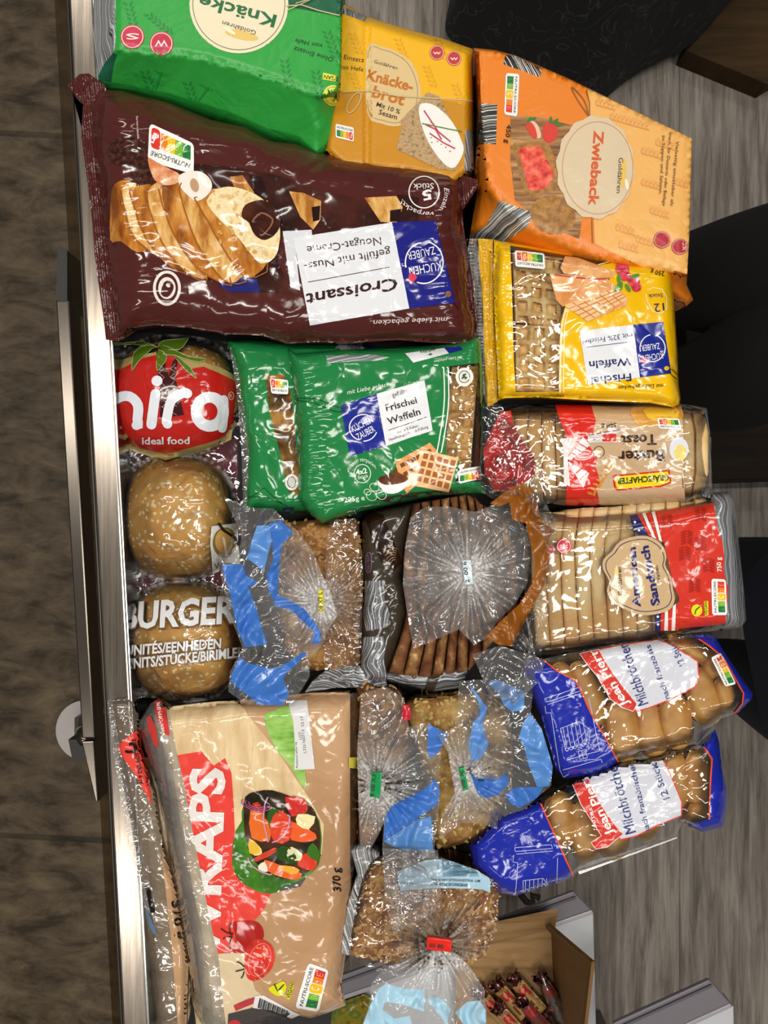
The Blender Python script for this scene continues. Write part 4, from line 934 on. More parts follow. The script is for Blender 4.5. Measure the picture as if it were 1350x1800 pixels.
base_ = Slab('tray_paper', c4([(270, 118), (740, 190), (740, 735), (290, 740)]), lambda x, y: .8425 + 0 * x, plain('window_inside', '#8a5f2a', .8), wp, 12, zbot=.8415)
waffle(c4([(288, 150), (500, 175), (300, 440)]), 3.5, 4.6, .8615, 'upper waffle behind the window of the yellow packet', 'waffles in the yellow packet')
waffle(c4([(300, 452), (488, 458), (302, 730)]), 2.9, 4.0, .8615, 'lower waffle behind the window of the yellow packet', 'waffles in the yellow packet')
a = Art(s, 'printed_picture', 'film', label='printed filled waffles with raspberries')
w1 = ramp('waffle_print', ('#d98b4a', '#efb87c'), 60, .4, kind='film'); w2 = '#f2c48c'
a.poly(c4([(505, 168), (560, 175), (715, 232), (705, 258), (500, 240), (485, 215)]), w1, 1); a.poly(c4([(440, 240), (640, 252), (690, 262), (600, 300), (495, 378), (468, 350)]), w1, 2)
a.line(c4([(460, 245), (600, 262), (690, 262)]), 3, '#c04a3a', 3)
a.poly(c4([(492, 330), (680, 262), (765, 340), (762, 372), (600, 440), (500, 372)]), w1, 4); a.poly(c4([(500, 372), (715, 300), (765, 345), (600, 440)]), w2, 5)
for i in range(1, 6):
    t = i / 6; a.line([tuple(np.array(c4([(500, 372)])[0]) * (1 - t) + np.array(c4([(715, 300)])[0]) * t), tuple(np.array(c4([(600, 440)])[0]) * (1 - t) + np.array(c4([(765, 345)])[0]) * t)], 1.6, '#c87a3c', 6)
for i in range(1, 5):
    t = i / 5; a.line([tuple(np.array(c4([(500, 372)])[0]) * (1 - t) + np.array(c4([(600, 440)])[0]) * t), tuple(np.array(c4([(715, 300)])[0]) * (1 - t) + np.array(c4([(765, 345)])[0]) * t)], 1.6, '#c87a3c', 6)
ras = ramp('raspberry_print', ('#b81e3a', '#e85a6c'), 350, .4, kind='film')
for x, y, r in ((742, 222, 30), (752, 248, 26), (790, 272, 26), (800, 296, 22)): a.poly(c4(ellipse(x, y, r, r * .9, 30, 14)), ras, 7)
for x, y, an in ((728, 262, 90), (736, 292, 100), (765, 300, 60), (795, 250, -20), (720, 300, 120)): a.poly(c4(ellipse(x, y, 20, 8, an, 10)), '#4f8f3a', 8)
a.done()
a = Art(s, 'brand_label', 'film', label='white and dark blue label panel')
a.poly(c4([(564, 478), (788, 452), (816, 672), (600, 702)]), '#e6e9ee', 2); a.poly(c4([(788, 452), (912, 440), (945, 655), (816, 672)]), '#1d2a8c', 2)
T_ = lambda st, p, q, h, col, lay=4, b=0, sh=0: a.text(st, *c4([p])[0], *c4([q])[0], h, col, lay, b, sh)
T_('Frischei', (778, 655), (612, 672), 13, '#1c2060', 4, .015); T_('Waffeln', (778, 590), (604, 606), 13, '#1c2060', 4, .015); T_('mit 32% Frischei', (782, 486), (576, 514), 9, '#1c2060')
a.line(c4([(594, 546), (776, 524)]), 1.1, '#1c2060', 3)
T_('KUCHEN', (908, 568), (826, 580), 11, '#f0f0f4', 4, .0); T_('ZAUBER', (896, 528), (820, 538), 11, '#f0f0f4')
a.line(c4(ellipse(866, 550, 54, 56, 0, 26, 1, -75, 110)), 1.8, '#f0f0f4', 3); a.line(c4(ellipse(866, 550, 50, 56, 0, 12, 1, 165, 262)), 1.8, '#f0f0f4', 3)
a.poly(c4([(820, 605), (822, 590), (832, 586), (844, 598), (838, 608), (828, 612)]), '#e0405a', 5, 3); a.poly(c4(ellipse(926, 634, 10, 9)), '#e9b70e', 4); a.done()
nutri(s, c4([(422, 222), (298, 210), (294, 144), (418, 158)]), 3)
a = Art(s, 'printed_lettering', 'film', .0005)
T_('250 g', (918, 232), (862, 224), 8, '#2a2208', 1, .01); T_('12', (914, 362), (874, 366), 15, '#1c2060', 1, 0); T_('Stück', (910, 322), (850, 326), 7, '#1c2060', 1)
T_('mit Liebe gebacken', (915, 698), (728, 706), 7, '#2a2208', 1, 0, .3); T_('mit Liebe gebacken', (876, 196), (760, 186), 5, '#2a2208', 1, 0, .3); T_('unglaublich lecker', (500, 742), (335, 745), 5, '#2a2208', 1, 0, .3)
a.line(c4([(845, 310), (870, 298), (905, 305), (925, 340), (925, 385), (905, 405), (870, 398), (848, 360), (838, 325)]), 1.6, '#f6e9a8', 1)
a.line(c4([(530, 395), (505, 440), (500, 560), (500, 732)]), 2, '#f6e9a8', 1, 3); a.line(c4([(512, 400), (492, 450), (486, 560), (484, 732)]), 3, '#f2e6b0', 1, 3)
a.line(c4([(640, 205), (700, 190), (760, 185), (820, 195)]), 1.6, '#f6e9a8', 1); a.line(c4([(925, 632), (950, 640), (975, 665)]), 1, '#2a2208', 1); a.line(c4([(928, 640), (950, 665), (980, 685)]), 1, '#2a2208', 1); a.done()
# ---- green waffle packs
GR = '#1f7d42'
def green_art(s, c):
    a = Art(s, 'brand_label', 'film', label='white and dark blue tilted label panel')
    a.poly(c([(732, 292), (950, 228), (988, 458), (775, 530)]), '#e6e9ec', 2); a.poly(c([(568, 345), (732, 292), (775, 530), (610, 576)]), '#1d2a8c', 2)
    T = lambda st, p, q, h, col, lay=4, b=0, sh=0: a.text(st, *c([p])[0], *c([q])[0], h, col, lay, b, sh)
    T('gefüllte', (805, 308), (876, 284), 8, '#2f1c14'); T('Frischei', (778, 372), (918, 334), 12, '#2f1c14', 4, .015); T('Waffeln', (786, 432), (934, 386), 12, '#2f1c14', 4, .015)
    a.line(c([(786, 458), (960, 398)]), 1.1, '#2f1c14', 3); T('mit 26 % Kakao-', (828, 472), (925, 440), 5, '#2f1c14'); T('Haselnussgeschmack-Füllung', (790, 508), (968, 446), 5, '#2f1c14')
    T('KUCHEN', (626, 468), (718, 420), 12, '#f0f0f4'); T('ZAUBER', (650, 505), (728, 462), 12, '#f0f0f4')
    a.line(c(ellipse(672, 446, 64, 60, 0, 30, 1, 110, 290)), 1.8, '#f0f0f4', 3); a.line(c(ellipse(672, 446, 64, 62, 0, 16, 1, 20, 90)), 1.8, '#f0f0f4', 3)
    a.ring(c(ellipse(592, 362, 11, 10)), 1.2, '#0e3c22', 4); a.done()
gw2 = pack('waffle_packet', 'green waffle packet underneath, showing its dark window at left', 'waffles', 460, 750, .80)
o_ = [(398, 598), (430, 596), (520, 602), (640, 606), (700, 612), (690, 700), (640, 800), (560, 900), (500, 902), (428, 896), (432, 800), (424, 720), (412, 650)]
s = Slab('wrapper', o_, topz(26, .822, .022, o_, wr=.006, wl=70, seed=31), ink(GR, 'film'), gw2, 6, zbot=.815, zones=[(c5([(222, 205), (310, 200), (345, 300), (370, 560), (385, 760), (330, 740), (300, 600), (245, 380)]), ramp('wafer_window', ('#2c1c0c', '#6b4c22', '#a87c3c'), 60, .3, kind='film'))])
nutri(s, c5([(330, 295), (252, 290), (244, 222), (330, 228)]), 4)
a = Art(s, 'round_seal', 'film', label='white round seal'); a.ring(c5(ellipse(345, 695, 26, 32)), 4, '#dfe0da', 1); a.poly(c5(ellipse(345, 695, 17, 22)), '#cfd2cc', 1); a.done()
a = Art(s, 'brand_label', 'film', label='corner of a white and blue label'); a.poly(c5([(540, 62), (680, 68), (690, 105), (585, 108)]), '#e6e9ec', 1); a.poly(c5([(680, 68), (730, 70), (745, 100), (690, 105)]), '#1d2a8c', 1); a.poly(c5([(305, 810), (355, 805), (350, 838), (300, 840)]), '#23246e', 1); a.text('gefüllte', *c5([(660, 76)])[0], *c5([(600, 72)])[0], 6, '#2f1c14', 3); a.done()
a = Art(s, 'printed_lettering', 'film'); a.text('mit Liebe gebacken', *c5([(825, 72)])[0], *c5([(674, 94)])[0], 6, '#dfe8dc', 1, 0, .3) if False else None
a.line(c5([(145, 760), (230, 765), (320, 800), (360, 840)]), 1, '#0c2c18', 1); a.line(c5([(150, 770), (220, 720), (260, 760), (300, 790)]), 1, '#0c2c18', 1); a.done()
gw = pack('waffle_packet', 'green waffle packet on top with brown cocoa bowl picture', 'waffles', 690, 750, .83)
o_ = [(506, 612), (520, 620), (600, 614), (690, 611), (770, 606), (800, 602), (832, 590), (846, 592), (850, 660), (851, 760), (848, 830), (850, 852), (856, 868), (820, 868), (760, 872), (700, 885), (640, 898), (588, 915), (566, 922), (540, 900), (522, 876), (524, 800), (518, 700), (511, 650)]
win = c5([(1065, 165), (1200, 150), (1212, 400), (1205, 690), (1090, 700), (1110, 600), (1045, 560), (1055, 380), (1062, 250)])
s = Slab('wrapper', o_, topz(24, .842, .024, o_, wr=.0042, wl=80, seed=33, tilt=(.0, -.0), ef=lambda x, y: pleats(508, 612, 540, 900, 70, .003, 22, 4)(x, y) + pleats(846, 600, 850, 860, 50, .003, 18, 5)(x, y)), ink(GR, 'film'), gw, 6, zbot=.838, zones=[(win, CLS), (c5([(500, 118), (720, 112), (790, 125), (740, 140), (510, 150)]), stripes(('#c4c8c8', '#7a8080'), 500, 80, 'film', .01))])
Slab('tray_paper', c5([(1040, 150), (1205, 150), (1205, 705), (1040, 705)]), lambda x, y: .8425 + 0 * x, plain('window_inside', '#8a5f2a', .8), gw, 12, zbot=.8415)
waffle(c5([(1075, 170), (1195, 165), (1040, 640)]), 2, 6.5, .8575, 'filled waffle behind the window of the upper green packet', None, WAFD)
green_art(s, c5)
nutri(s, c5([(1104, 640), (1204, 620), (1208, 682), (1106, 700)]), 4)
a = Art(s, 'printed_picture', 'film', label='printed waffles beside a bowl of cocoa cream')
a.poly(c5([(818, 600), (975, 515), (1040, 590), (870, 745), (840, 700)]), w1, 1)
for i in range(6): a.poly(c5([(838 + 24 * i, 612 - 12 * i), (856 + 24 * i, 602 - 12 * i), (866 + 24 * i, 618 - 12 * i), (846 + 24 * i, 630 - 12 * i)]), '#7a4a22', 2)
for i in range(3): a.poly(c5([(852 + 24 * i, 652 - 12 * i), (870 + 24 * i, 642 - 12 * i), (880 + 24 * i, 660 - 12 * i), (862 + 24 * i, 670 - 12 * i)]), '#7a4a22', 2)
a.poly(c5([(935, 545), (1106, 585), (1062, 738), (892, 708)]), w2, 3)
for i in range(5):
    for j in range(4):
        b0 = np.array((948, 562)) + np.array((31, 7.5)) * i + np.array((-9.5, 34)) * j; u_, v_ = np.array((22, 5.3)), np.array((-6.5, 24))
        a.poly(c5([tuple(b0), tuple(b0 + u_), tuple(b0 + u_ + v_), tuple(b0 + v_)]), '#a8643a', 4)
a.poly(c5([(740, 680), (876, 682), (866, 715), (830, 740), (785, 746), (752, 722)]), '#eceff0', 4, 2)
a.poly(c5([(738, 684), (760, 665), (800, 652), (820, 628), (832, 650), (872, 670), (870, 688), (830, 702), (770, 706)]), ramp('cream_print', ('#4e2a16', '#8a5432'), 60, .2, kind='film'), 5, 3)
a.poly(c5([(720, 770), (900, 740), (1080, 730), (1090, 745), (880, 790), (800, 792)]), '#3a3028', 0)
for x, y, r in ((722, 718, 22), (708, 756, 24), (752, 750, 24), (690, 740, 16)): a.ring(c5(ellipse(x, y, r, r * .8, 20, 18)), 1.2, '#cfe6c8', 5)
a.done()
a = Art(s, 'printed_lettering', 'film', .0005)
TG = lambda st, p, q, h, b=0, sh=0, arc=0: a.text(st, *c5([p])[0], *c5([q])[0], h, '#e8f2e4', 2, b, sh, arc)
TG('mit Liebe gebacken', (598, 296), (816, 252), 8, 0, .3); TG('225g e', (586, 786), (678, 774), 8, .01); TG('mit Liebe gebacken', (605, 855), (750, 828), 5, 0, .3)
TG('4x2', (640, 662), (690, 652), 9, .03); TG('Stück', (648, 682), (696, 672), 6, .01); TG('Einzeln verpackt', (602, 652), (730, 636), 8, .0, 0, 17)
a.ring(c5(ellipse(667, 656, 38, 42)), 1.3, '#e8f2e4', 1); a.poly(c5([(600, 812), (680, 800), (770, 790), (690, 800)]), '#d8ded8', 1)
a.text('gefüllte', *c5([(1000, 88)])[0], *c5([(930, 100)])[0], 5, '#2f1c14', 4); a.text('mit Liebe gebacken', *c5([(1120, 118)])[0], *c5([(994, 140)])[0], 5, '#e8f2e4', 2, 0, .3)
for xx in (1032, 1052): a.line(c5([(xx, 170), (xx + 10, 300), (xx - 4, 440), (xx - 30, 560)]), 2.2, '#e8f2e4', 1, 3)
a.line(c5([(362, 318), (450, 312), (530, 345), (590, 362)]), 1, '#0c2c18', 1, 2); a.line(c5([(365, 322), (450, 335), (540, 372), (592, 368)]), 1, '#0c2c18', 1, 2); a.done()
a = Art(s, 'brand_label', 'film', label='folded-over corner of the label panel'); a.poly(c5([(862, 108), (1040, 84), (1062, 108), (900, 150)]), '#e6e9ec', 1); a.poly(c5([(1040, 84), (1115, 76), (1125, 92), (1062, 108)]), '#1d2a8c', 1); a.done()
a = Art(s, 'round_seal', 'film', .0006, label='white round seal'); a.ring(c5(ellipse(1132, 215, 33, 36, 0, 30)), 5, '#eef0ea', 1); a.poly(c5(ellipse(1132, 215, 22, 25)), '#dfe4dc', 1); a.poly(c5([(1118, 225), (1125, 205), (1140, 200), (1148, 215), (1138, 228)]), '#3a5a3a', 2); a.done()
# ---- burger buns in a long clear bag
bag = pack('bun_bag', 'long clear bag of sesame burger buns lying along the steel rim with red emblem', 'bun bag', 310, 900, .79)
bunm = ramp('bun_crust', ('#b67a26', '#d49c40', '#e2b45e'), 12, .45, .15, .002, 5, spec=.5)
seedm = plain('sesame', '#f0d8a2', .5)
buns = []
for i, (cx, cy, rx, ry, lab) in enumerate(((308, 695, 112, 106, 'top sesame burger bun, under the red emblem of the long bag'), (312, 910, 104, 110, 'middle sesame burger bun, the plainly visible one'), (322, 1128, 105, 106, 'lowest sesame burger bun, under the white printed words'))):
    o_ = ellipse(cx, cy, rx, ry, 0, 48, .82); zf = topz(95, .800, .052, o_, pw=2.3, wr=.001, wl=90, seed=i)
    s = Slab('burger_bun', o_, zf, bunm, None, 6, zbot=.79, origin=tuple(P(cx, cy, .79))); buns.append((s, zf, o_)); tagit(s.o, lab, 'bun', 'sesame buns in the long bag')
    V = []; F = []; r_ = random.Random(40 + i); k = 0
    while k < 190:
        px, py = cx + r_.uniform(-rx, rx), cy + r_.uniform(-ry, ry)
        if ((px - cx) / rx) ** 2 + ((py - cy) / ry) ** 2 > .93: continue
        k += 1; c = s.drape(px, py, .0002); c2 = s.drape(px + 3, py, .0002); c3_ = s.drape(px, py + 3, .0002)
        n = (c2 - c).cross(c - c3_).normalized(); n = n if n.z > 0 else -n; an = r_.uniform(0, math.pi)
        t = (Vector((math.cos(an), math.sin(an), 0))); t = (t - n * t.dot(n)).normalized(); b = n.cross(t); L = r_.uniform(.0016, .0021); W_ = L * .62
        k0 = len(V); V += [tuple(c + t * L), tuple(c + t * L * .4 + b * W_), tuple(c - t * L * .7 + b * W_ * .8), tuple(c - t * L), tuple(c - t * L * .7 - b * W_ * .8), tuple(c + t * L * .4 - b * W_), tuple(c + n * .0007)]
        F += [[k0 + q, k0 + (q + 1) % 6, k0 + 6] for q in range(6)]
    o = mesh_obj('sesame_seeds', V, F, [seedm], None, origin=tuple(s.o.location)); o.parent = s.o; o.location = (0, 0, 0); o['kind'] = 'stuff'
def bagz(x, y):
    z = np.full(x.shape, .812)
    for s_, zf, o_ in buns:
        ins = inside(x, y, o_); z = np.where(ins, np.maximum(z, np.where(ins, zf(x, y), 0) + .0035), z)
    return z + .0025 * crumple(x, y, 60, 7) + .0012
o_ = [(196, 588), (260, 584), (340, 590), (398, 600), (414, 640), (426, 720), (432, 780), (436, 860), (432, 960), (428, 1060), (432, 1150), (420, 1225), (330, 1236), (250, 1225), (222, 1180), (216, 1100), (208, 900), (202, 750)]
s = film('clear_bag', bag, o_, bagz, CL, 5)
Slab('pink_back_print', [(210, 780), (230, 780), (420, 770), (418, 850), (420, 1030), (240, 1040), (216, 1020)], lambda x, y: .788 + .003 * crumple(x, y, 40, 3), ink('#7a2c3c', 'film'), bag, 8, zbot=.784)
Slab('side_seam', [(404, 612), (416, 606), (432, 700), (438, 800), (440, 900), (428, 900), (424, 780), (416, 690)], lambda x, y: .835 + .004 * crumple(x, y, 20, 3), CLH, bag, 4, zbot=.83, sheet=True)
a = Art(s, 'red_emblem', 'smoothfilm', .0006, label='red emblem with gold border and white letters')
gold = '#a8935a'
a.poly(c6([(180, 238), (340, 195), (540, 158), (700, 170), (840, 235), (960, 268), (1105, 345), (1092, 560), (1060, 640), (1085, 690), (1062, 700), (1050, 790), (860, 862), (580, 942), (440, 900), (215, 835), (205, 700)]), gold, 0)
a.poly(c6([(180, 318), (300, 265), (430, 205), (540, 180), (640, 195), (720, 290), (850, 268), (950, 310), (1088, 378), (1062, 600), (1060, 690), (1010, 715), (1022, 752), (900, 800), (580, 886), (420, 850), (215, 790), (205, 700)]), '#b5201a', 3, step=4)
a.poly(c6([(515, 165), (530, 140), (552, 160), (600, 330), (600, 620), (540, 630), (540, 400), (520, 280)]), '#3a1214', 5); a.poly(c6([(600, 340), (620, 260), (645, 215), (668, 225), (650, 330), (670, 440), (712, 610), (600, 625)]), '#3a1214', 5)
for i in range(7):
    y = 190 + i * 60; a.line(c6([(520 + i * 5, y), (560 + i * 6, y + 35), (530 + i * 5, y + 62)]), .7, '#c89a8a', 6); a.line(c6([(650 - i * 3, y + 60), (612, y + 95), (660, y + 120)]), .7, '#c89a8a', 6)
for q in ([(525, 135), (440, 118), (360, 170), (345, 300), (385, 240), (480, 150)], [(525, 135), (420, 95), (300, 92), (215, 115), (300, 104), (440, 128)], [(530, 130), (560, 90), (640, 80), (700, 75), (745, 62), (720, 110), (680, 150), (600, 150)], [(560, 120), (660, 160), (740, 200), (860, 215), (820, 238), (720, 215), (640, 190), (560, 180)], [(650, 190), (700, 225), (760, 280), (800, 350), (780, 340), (720, 290), (660, 220)], [(530, 150), (590, 200), (560, 260), (525, 300), (515, 230)]):
    a.poly(c6(q), '#4f6e18', 6, 2); a.line(c6(q), .7, '#c8c8a0', 8, 2)
W_ = '#dfe2ea'
def thick(pts, w, lay=9): a.line(c6(pts), w, W_, lay, 3); [a.poly(c6(ellipse(p[0], p[1], w * 2.02, w * 2.02, 0, 16)), W_, lay) for p in (pts[0], pts[-1])]
thick([(205, 380), (200, 520), (195, 700)], 17); thick([(205, 560), (250, 490), (330, 480), (388, 540), (385, 640), (378, 680)], 17)
thick([(512, 460), (497, 560), (482, 675)], 17); a.poly(c6(ellipse(521, 370, 38, 37)), W_, 9)
thick([(595, 670), (605, 560), (640, 490), (735, 460)], 17)
a.ring(c6(ellipse(890, 585, 92, 100, 0, 36)), 19, W_, 9); thick([(985, 500), (985, 600), (975, 700)], 15)
a.text('ideal food', *c6([(415, 812)])[0], *c6([(750, 808)])[0], 12, W_, 9, .02); a.ring(c6(ellipse(1037, 474, 17, 27)), 1.1, '#e8c8b8', 9); a.text('R', *c6([(1030, 486)])[0], *c6([(1045, 486)])[0], 6, '#e8c8b8', 8)
a.done()
a = Art(s, 'printed_lettering', 'smoothfilm', .0006, label='white outlined words')
for st, p, q, h, b in (('BURGER', (262, 922), (1075, 872), 44, .035), ('UNITÉS/EENHEDEN', (300, 1112), (972, 1058), 17, .03), ('UNITS/STÜCKE/BIRIMLER', (300, 1208), (1135, 1120), 17, .03)):
    x0, y0 = c7([p])[0]; x1, y1 = c7([q])[0]
    a.text(st, x0 - 1.5, y0 + 1.5, x1 + 1.5, y1 + 1.5, h, '#6a4a28', 1, b + .03, .12); a.text(st, x0, y0, x1, y1, h, '#d8dadc', 3, b, .12)
a.done()
a = Art(s, 'picture_panel', 'smoothfilm', .0006, label='pale panel with a bun picture')
a.poly(c7([(905, 185), (1075, 162), (1092, 200), (1115, 460), (970, 440), (960, 510), (915, 525), (895, 300)]), '#cfcfca', 1); a.poly(c7(ellipse(1000, 300, 88, 108)), '#7a6a38', 2); a.poly(c7(ellipse(995, 290, 66, 86)), '#c89a58', 3); a.line(c7([(985, 260), (1000, 330), (1005, 390)]), 4, '#e8dcc0', 4); a.line(c7([(958, 160), (985, 210), (1060, 260), (1105, 320)]), 5, '#2a2418', 5, 2); a.text('Ve', *c7([(925, 490)])[0], *c7([(985, 470)])[0], 10, '#2a2418', 4, 0, .2); a.done()
# ---- butter toast
tp = pack('toast_bag', 'clear bag of butter toast with a red band and beige printed label, upside down', 'toast', 1080, 800, .79)
CRU = ramp('toast_crust', ('#cf9a55', '#e6c488', '#f0dcb0'), 12, .6, .3, .002, 5); CRP = ramp('toast_pale', ('#d9bd86', '#efe0b8', '#f3ead0'), 26, .65, .3, .002, 5)
def loaf_slices(root, left, right, n, z, H, mat, cat_, lean=0, gap=1.5, seed=0, R=5, zb=.79, nm='bread_slice', bow=0, mats=None):
    """left/right: polylines of equal length; slices between them are separate meshes"""
    k = len(left)
    for i in range(n):
        r_ = random.Random(seed + i); t0 = i / n; t1 = (i + 1) / n
        L = [(l[0] + (r[0] - l[0]) * t0 + gap / 2, l[1] + (r[1] - l[1]) * t0) for l, r in zip(left, right)]
        Rr = [(l[0] + (r[0] - l[0]) * t1 - gap / 2, l[1] + (r[1] - l[1]) * t1) for l, r in zip(left, right)]
        j = r_.uniform(-3, 3); L[0] = (L[0][0], L[0][1] + j); Rr[0] = (Rr[0][0], Rr[0][1] + j); L[-1] = (L[-1][0], L[-1][1] + j * .7); Rr[-1] = (Rr[-1][0], Rr[-1][1] + j * .7)
        o_ = L + Rr[::-1]; ys = [p[1] for p in o_]; ym, yh = (min(ys) + max(ys)) / 2, (max(ys) - min(ys)) / 2
        f0 = topz(R, z - .0035, .0035, resample(o_, 10))
        f = (lambda f0, ym, yh, dz: lambda x, y: f0(x, y) - H * np.abs((y - ym) / yh) ** 3.2 + dz)(f0, ym, yh, r_.uniform(-.0012, .0012))
        Slab(nm, o_, f, (mats[i % len(mats)] if mats else mat), root, 5, zbot=zb)
def loaf_thing(label, cx, cy, group=None): return pack('sliced_loaf', label, 'bread loaf', cx, cy, .79, group)
lf = loaf_thing('pale toast loaf inside the bag with the red band', 1080, 800)
loaf_slices(lf, [(882, 722), (878, 760), (880, 830), (886, 884)], [(1238, 722), (1246, 760), (1246, 830), (1238, 874)], 15, .852, .022, CRU, '', mats=[CRU])
o_ = c4([(190, 790), (240, 785), (480, 778), (790, 786), (1000, 782), (1098, 796), (1112, 900), (1118, 1130), (1098, 1165), (1000, 1198), (760, 1206), (500, 1208), (300, 1190), (230, 1130), (170, 1060), (168, 930)])
zt = topz(40, .822, .036, o_, pw=2.4, wr=.003, wl=90, seed=41, fine=.0007)
redz = c4([(462, 776), (612, 778), (622, 815), (634, 850), (622, 905), (605, 912), (600, 950), (640, 1000), (632, 1040), (650, 1100), (640, 1150), (652, 1208), (508, 1210), (512, 1100), (524, 1000), (505, 900), (480, 840)])
labz = c4([(612, 778), (788, 786), (990, 782), (1000, 960), (996, 1040), (1006, 1198), (760, 1208), (652, 1208), (640, 1150), (650, 1100), (632, 1040), (640, 1000), (600, 950), (605, 912), (622, 905), (634, 850), (622, 815)])
s = film('clear_bag', tp, o_, zt, CL, 5, zones=[(redz, ink('#d0281e', 'smoothfilm')), (labz, ink('#c8a984', 'smoothfilm', .96))])
a = Art(s, 'brand_badge', 'smoothfilm', label='yellow badge with red border')
a.poly(c4([(703, 1078), (800, 1070), (940, 1056), (948, 1110), (900, 1128), (722, 1142), (708, 1128)]), '#c8281e', 1); a.poly(c4([(711, 1084), (800, 1076), (933, 1063), (940, 1106), (898, 1121), (725, 1135), (716, 1122)]), '#f2d21a', 2)
a.text('GRÄFSCHAFTER', *c4([(936, 1076)])[0], *c4([(718, 1092)])[0], 10, '#1e3a20', 4, .03); a.done()
a = Art(s, 'printed_lettering', 'smoothfilm', .0005)
TT = lambda st, p, q, h, col='#3a241c', b=.02, sh=0: a.text(st, *c4([p])[0], *c4([q])[0], h, col, 3, b, sh)
TT('Butter', (918, 972), (722, 980), 20); TT('Toast', (884, 908), (736, 915), 18); TT('500 g', (716, 862), (656, 870), 7)
a.line(c4([(992, 1075), (996, 1130)]), 1, '#3a241c', 2); a.done()
a = Art(s, 'windmill_print', 'smoothfilm', label='white windmill on the red band')
wc = (512, 1015)
for q in ([(512, 1010), (580, 918), (608, 955), (530, 1014)], [(512, 1018), (605, 1070), (580, 1130), (520, 1030)], [(505, 1010), (520, 925), (560, 918), (518, 1000)], [(505, 1020), (500, 1110), (525, 1125), (518, 1030)]): a.poly(c4(q), '#ecdcd8', 1)
for q in ([(530, 985), (560, 1000)], [(545, 965), (580, 985)], [(560, 945), (595, 965)], [(530, 1040), (560, 1020)], [(550, 1070), (580, 1045)], [(565, 1100), (598, 1065)]): a.line(c4(q), 1.6, '#d0281e', 2)
a.poly(c4([(496, 940), (516, 920), (516, 1120), (500, 1100)]), '#ecdcd8', 1); a.done()
a = Art(s, 'test_badge', 'smoothfilm', label='grey and red test badge'); a.poly(c4([(598, 912), (735, 884), (737, 900), (718, 903), (720, 940), (600, 944)]), '#cfc8c4', 2); a.poly(c4([(658, 908), (718, 905), (718, 938), (660, 938)]), '#c8281e', 3); a.line(c4([(600, 912), (736, 888)]), 1.4, '#6a3030', 4); a.text('GUT', *c4([(652, 920)])[0], *c4([(620, 922)])[0], 5, '#3a3a3a', 4); a.done()
nutri(s, c4([(990, 888), (895, 884), (888, 842), (978, 845)]), 3, 'smoothfilm')
a = Art(s, 'printed_picture', 'smoothfilm', label='printed toast with butter and wheat')
a.poly(c4([(790, 790), (970, 788), (990, 850), (900, 870), (830, 878), (790, 850)]), ramp('butter_toast_print', ('#c98a34', '#ecc878'), 40, .4, kind='smoothfilm'), 1, 3); a.poly(c4([(835, 788), (960, 792), (975, 840), (905, 852), (850, 842)]), '#e8c23c', 2, 2)
a.poly(c4(ellipse(978, 970, 40, 50)), '#dfe2ea', 1); a.poly(c4(ellipse(984, 985, 26, 34)), '#ecd87a', 2)
for i in range(7):
    for sg in (-1, 1): a.poly(c4(ellipse(690 - i * 12 + sg * 9, 1045 + i * 18, 14, 5, 60 + sg * 40, 8)), '#c98a34', 1)
a.ring(c4(ellipse(646, 982, 22, 24)), 1.4, '#5a4a34', 1); a.done()
Slab('red_bag_end', [(898, 722), (880, 724), (866, 750), (850, 790), (852, 830), (868, 864), (905, 862), (940, 835), (942, 808), (915, 770), (902, 745)], lambda x, y: .857 + .010 * crumple(x, y, 38, 6), ink('#c81e1c', 'smoothfilm', .95), tp, 4, zbot=.85, sheet=True)
film('bag_tail', tp, [(850, 700), (880, 712), (905, 745), (960, 830), (975, 880), (920, 900), (870, 880), (840, 860), (845, 780)], lambda x, y: .866 + .012 * crumple(x, y, 40, 16), CL, 4)
# ---- american sandwich
sp = pack('sandwich_bread_bag', 'clear bag of sandwich bread with red and flag-striped print and grey striped end', 'sandwich bread', 1120, 990, .79)
lf = loaf_thing('long pale sliced sandwich loaf showing its slice edges', 1050, 1010)
loaf_slices(lf, c10([(185, 175), (150, 350), (160, 600), (180, 885)]), c10([(1120, 100), (1120, 350), (1130, 600), (1135, 745)]), 13, .858, .020, CRU, '', seed=5, R=5, gap=1.0, mats=[CRU])
o_ = c10([(130, 160), (210, 172), (400, 185), (660, 165), (880, 140), (1050, 110), (985, 86), (1090, 72), (1150, 70), (1180, 110), (1205, 350), (1228, 560), (1240, 718), (1215, 758), (1130, 768), (900, 790), (700, 850), (400, 880), (220, 905), (150, 880), (120, 700), (110, 400)])
zs = topz(34, .828, .036, o_, pw=2.4, wr=.0028, wl=100, seed=47, fine=.0006)
red2 = c10([(695, 185), (880, 155), (1075, 125), (1095, 250), (1122, 330), (1130, 420), (1125, 470), (1150, 560), (1140, 735), (1000, 752), (815, 772), (830, 690), (905, 640), (900, 600), (870, 540), (850, 440), (825, 330), (790, 250), (735, 200)])
sil = c10([(985, 86), (1090, 70), (1152, 70), (1182, 110), (1207, 350), (1230, 560), (1242, 720), (1215, 760), (1128, 768), (1135, 735), (1150, 560), (1125, 470), (1130, 420), (1122, 330), (1095, 250), (1075, 125)])
s = film('clear_bag', sp, o_, zs, CLS, 5, zones=[(red2, ink('#cf3526', 'smoothfilm')), (sil, stripes(('#a9aaae', '#3c3d40', '#707276'), 800, -4, 'smoothfilm', .02))])
a = Art(s, 'flag_print', 'smoothfilm', label='blue star field with red and white stripes')
navyc = '#23265e'
a.poly(c10([(650, 192), (690, 186), (745, 290), (700, 292), (668, 260)]), navyc, 1); a.poly(c10([(776, 682), (808, 672), (806, 770), (780, 774)]), navyc, 1)
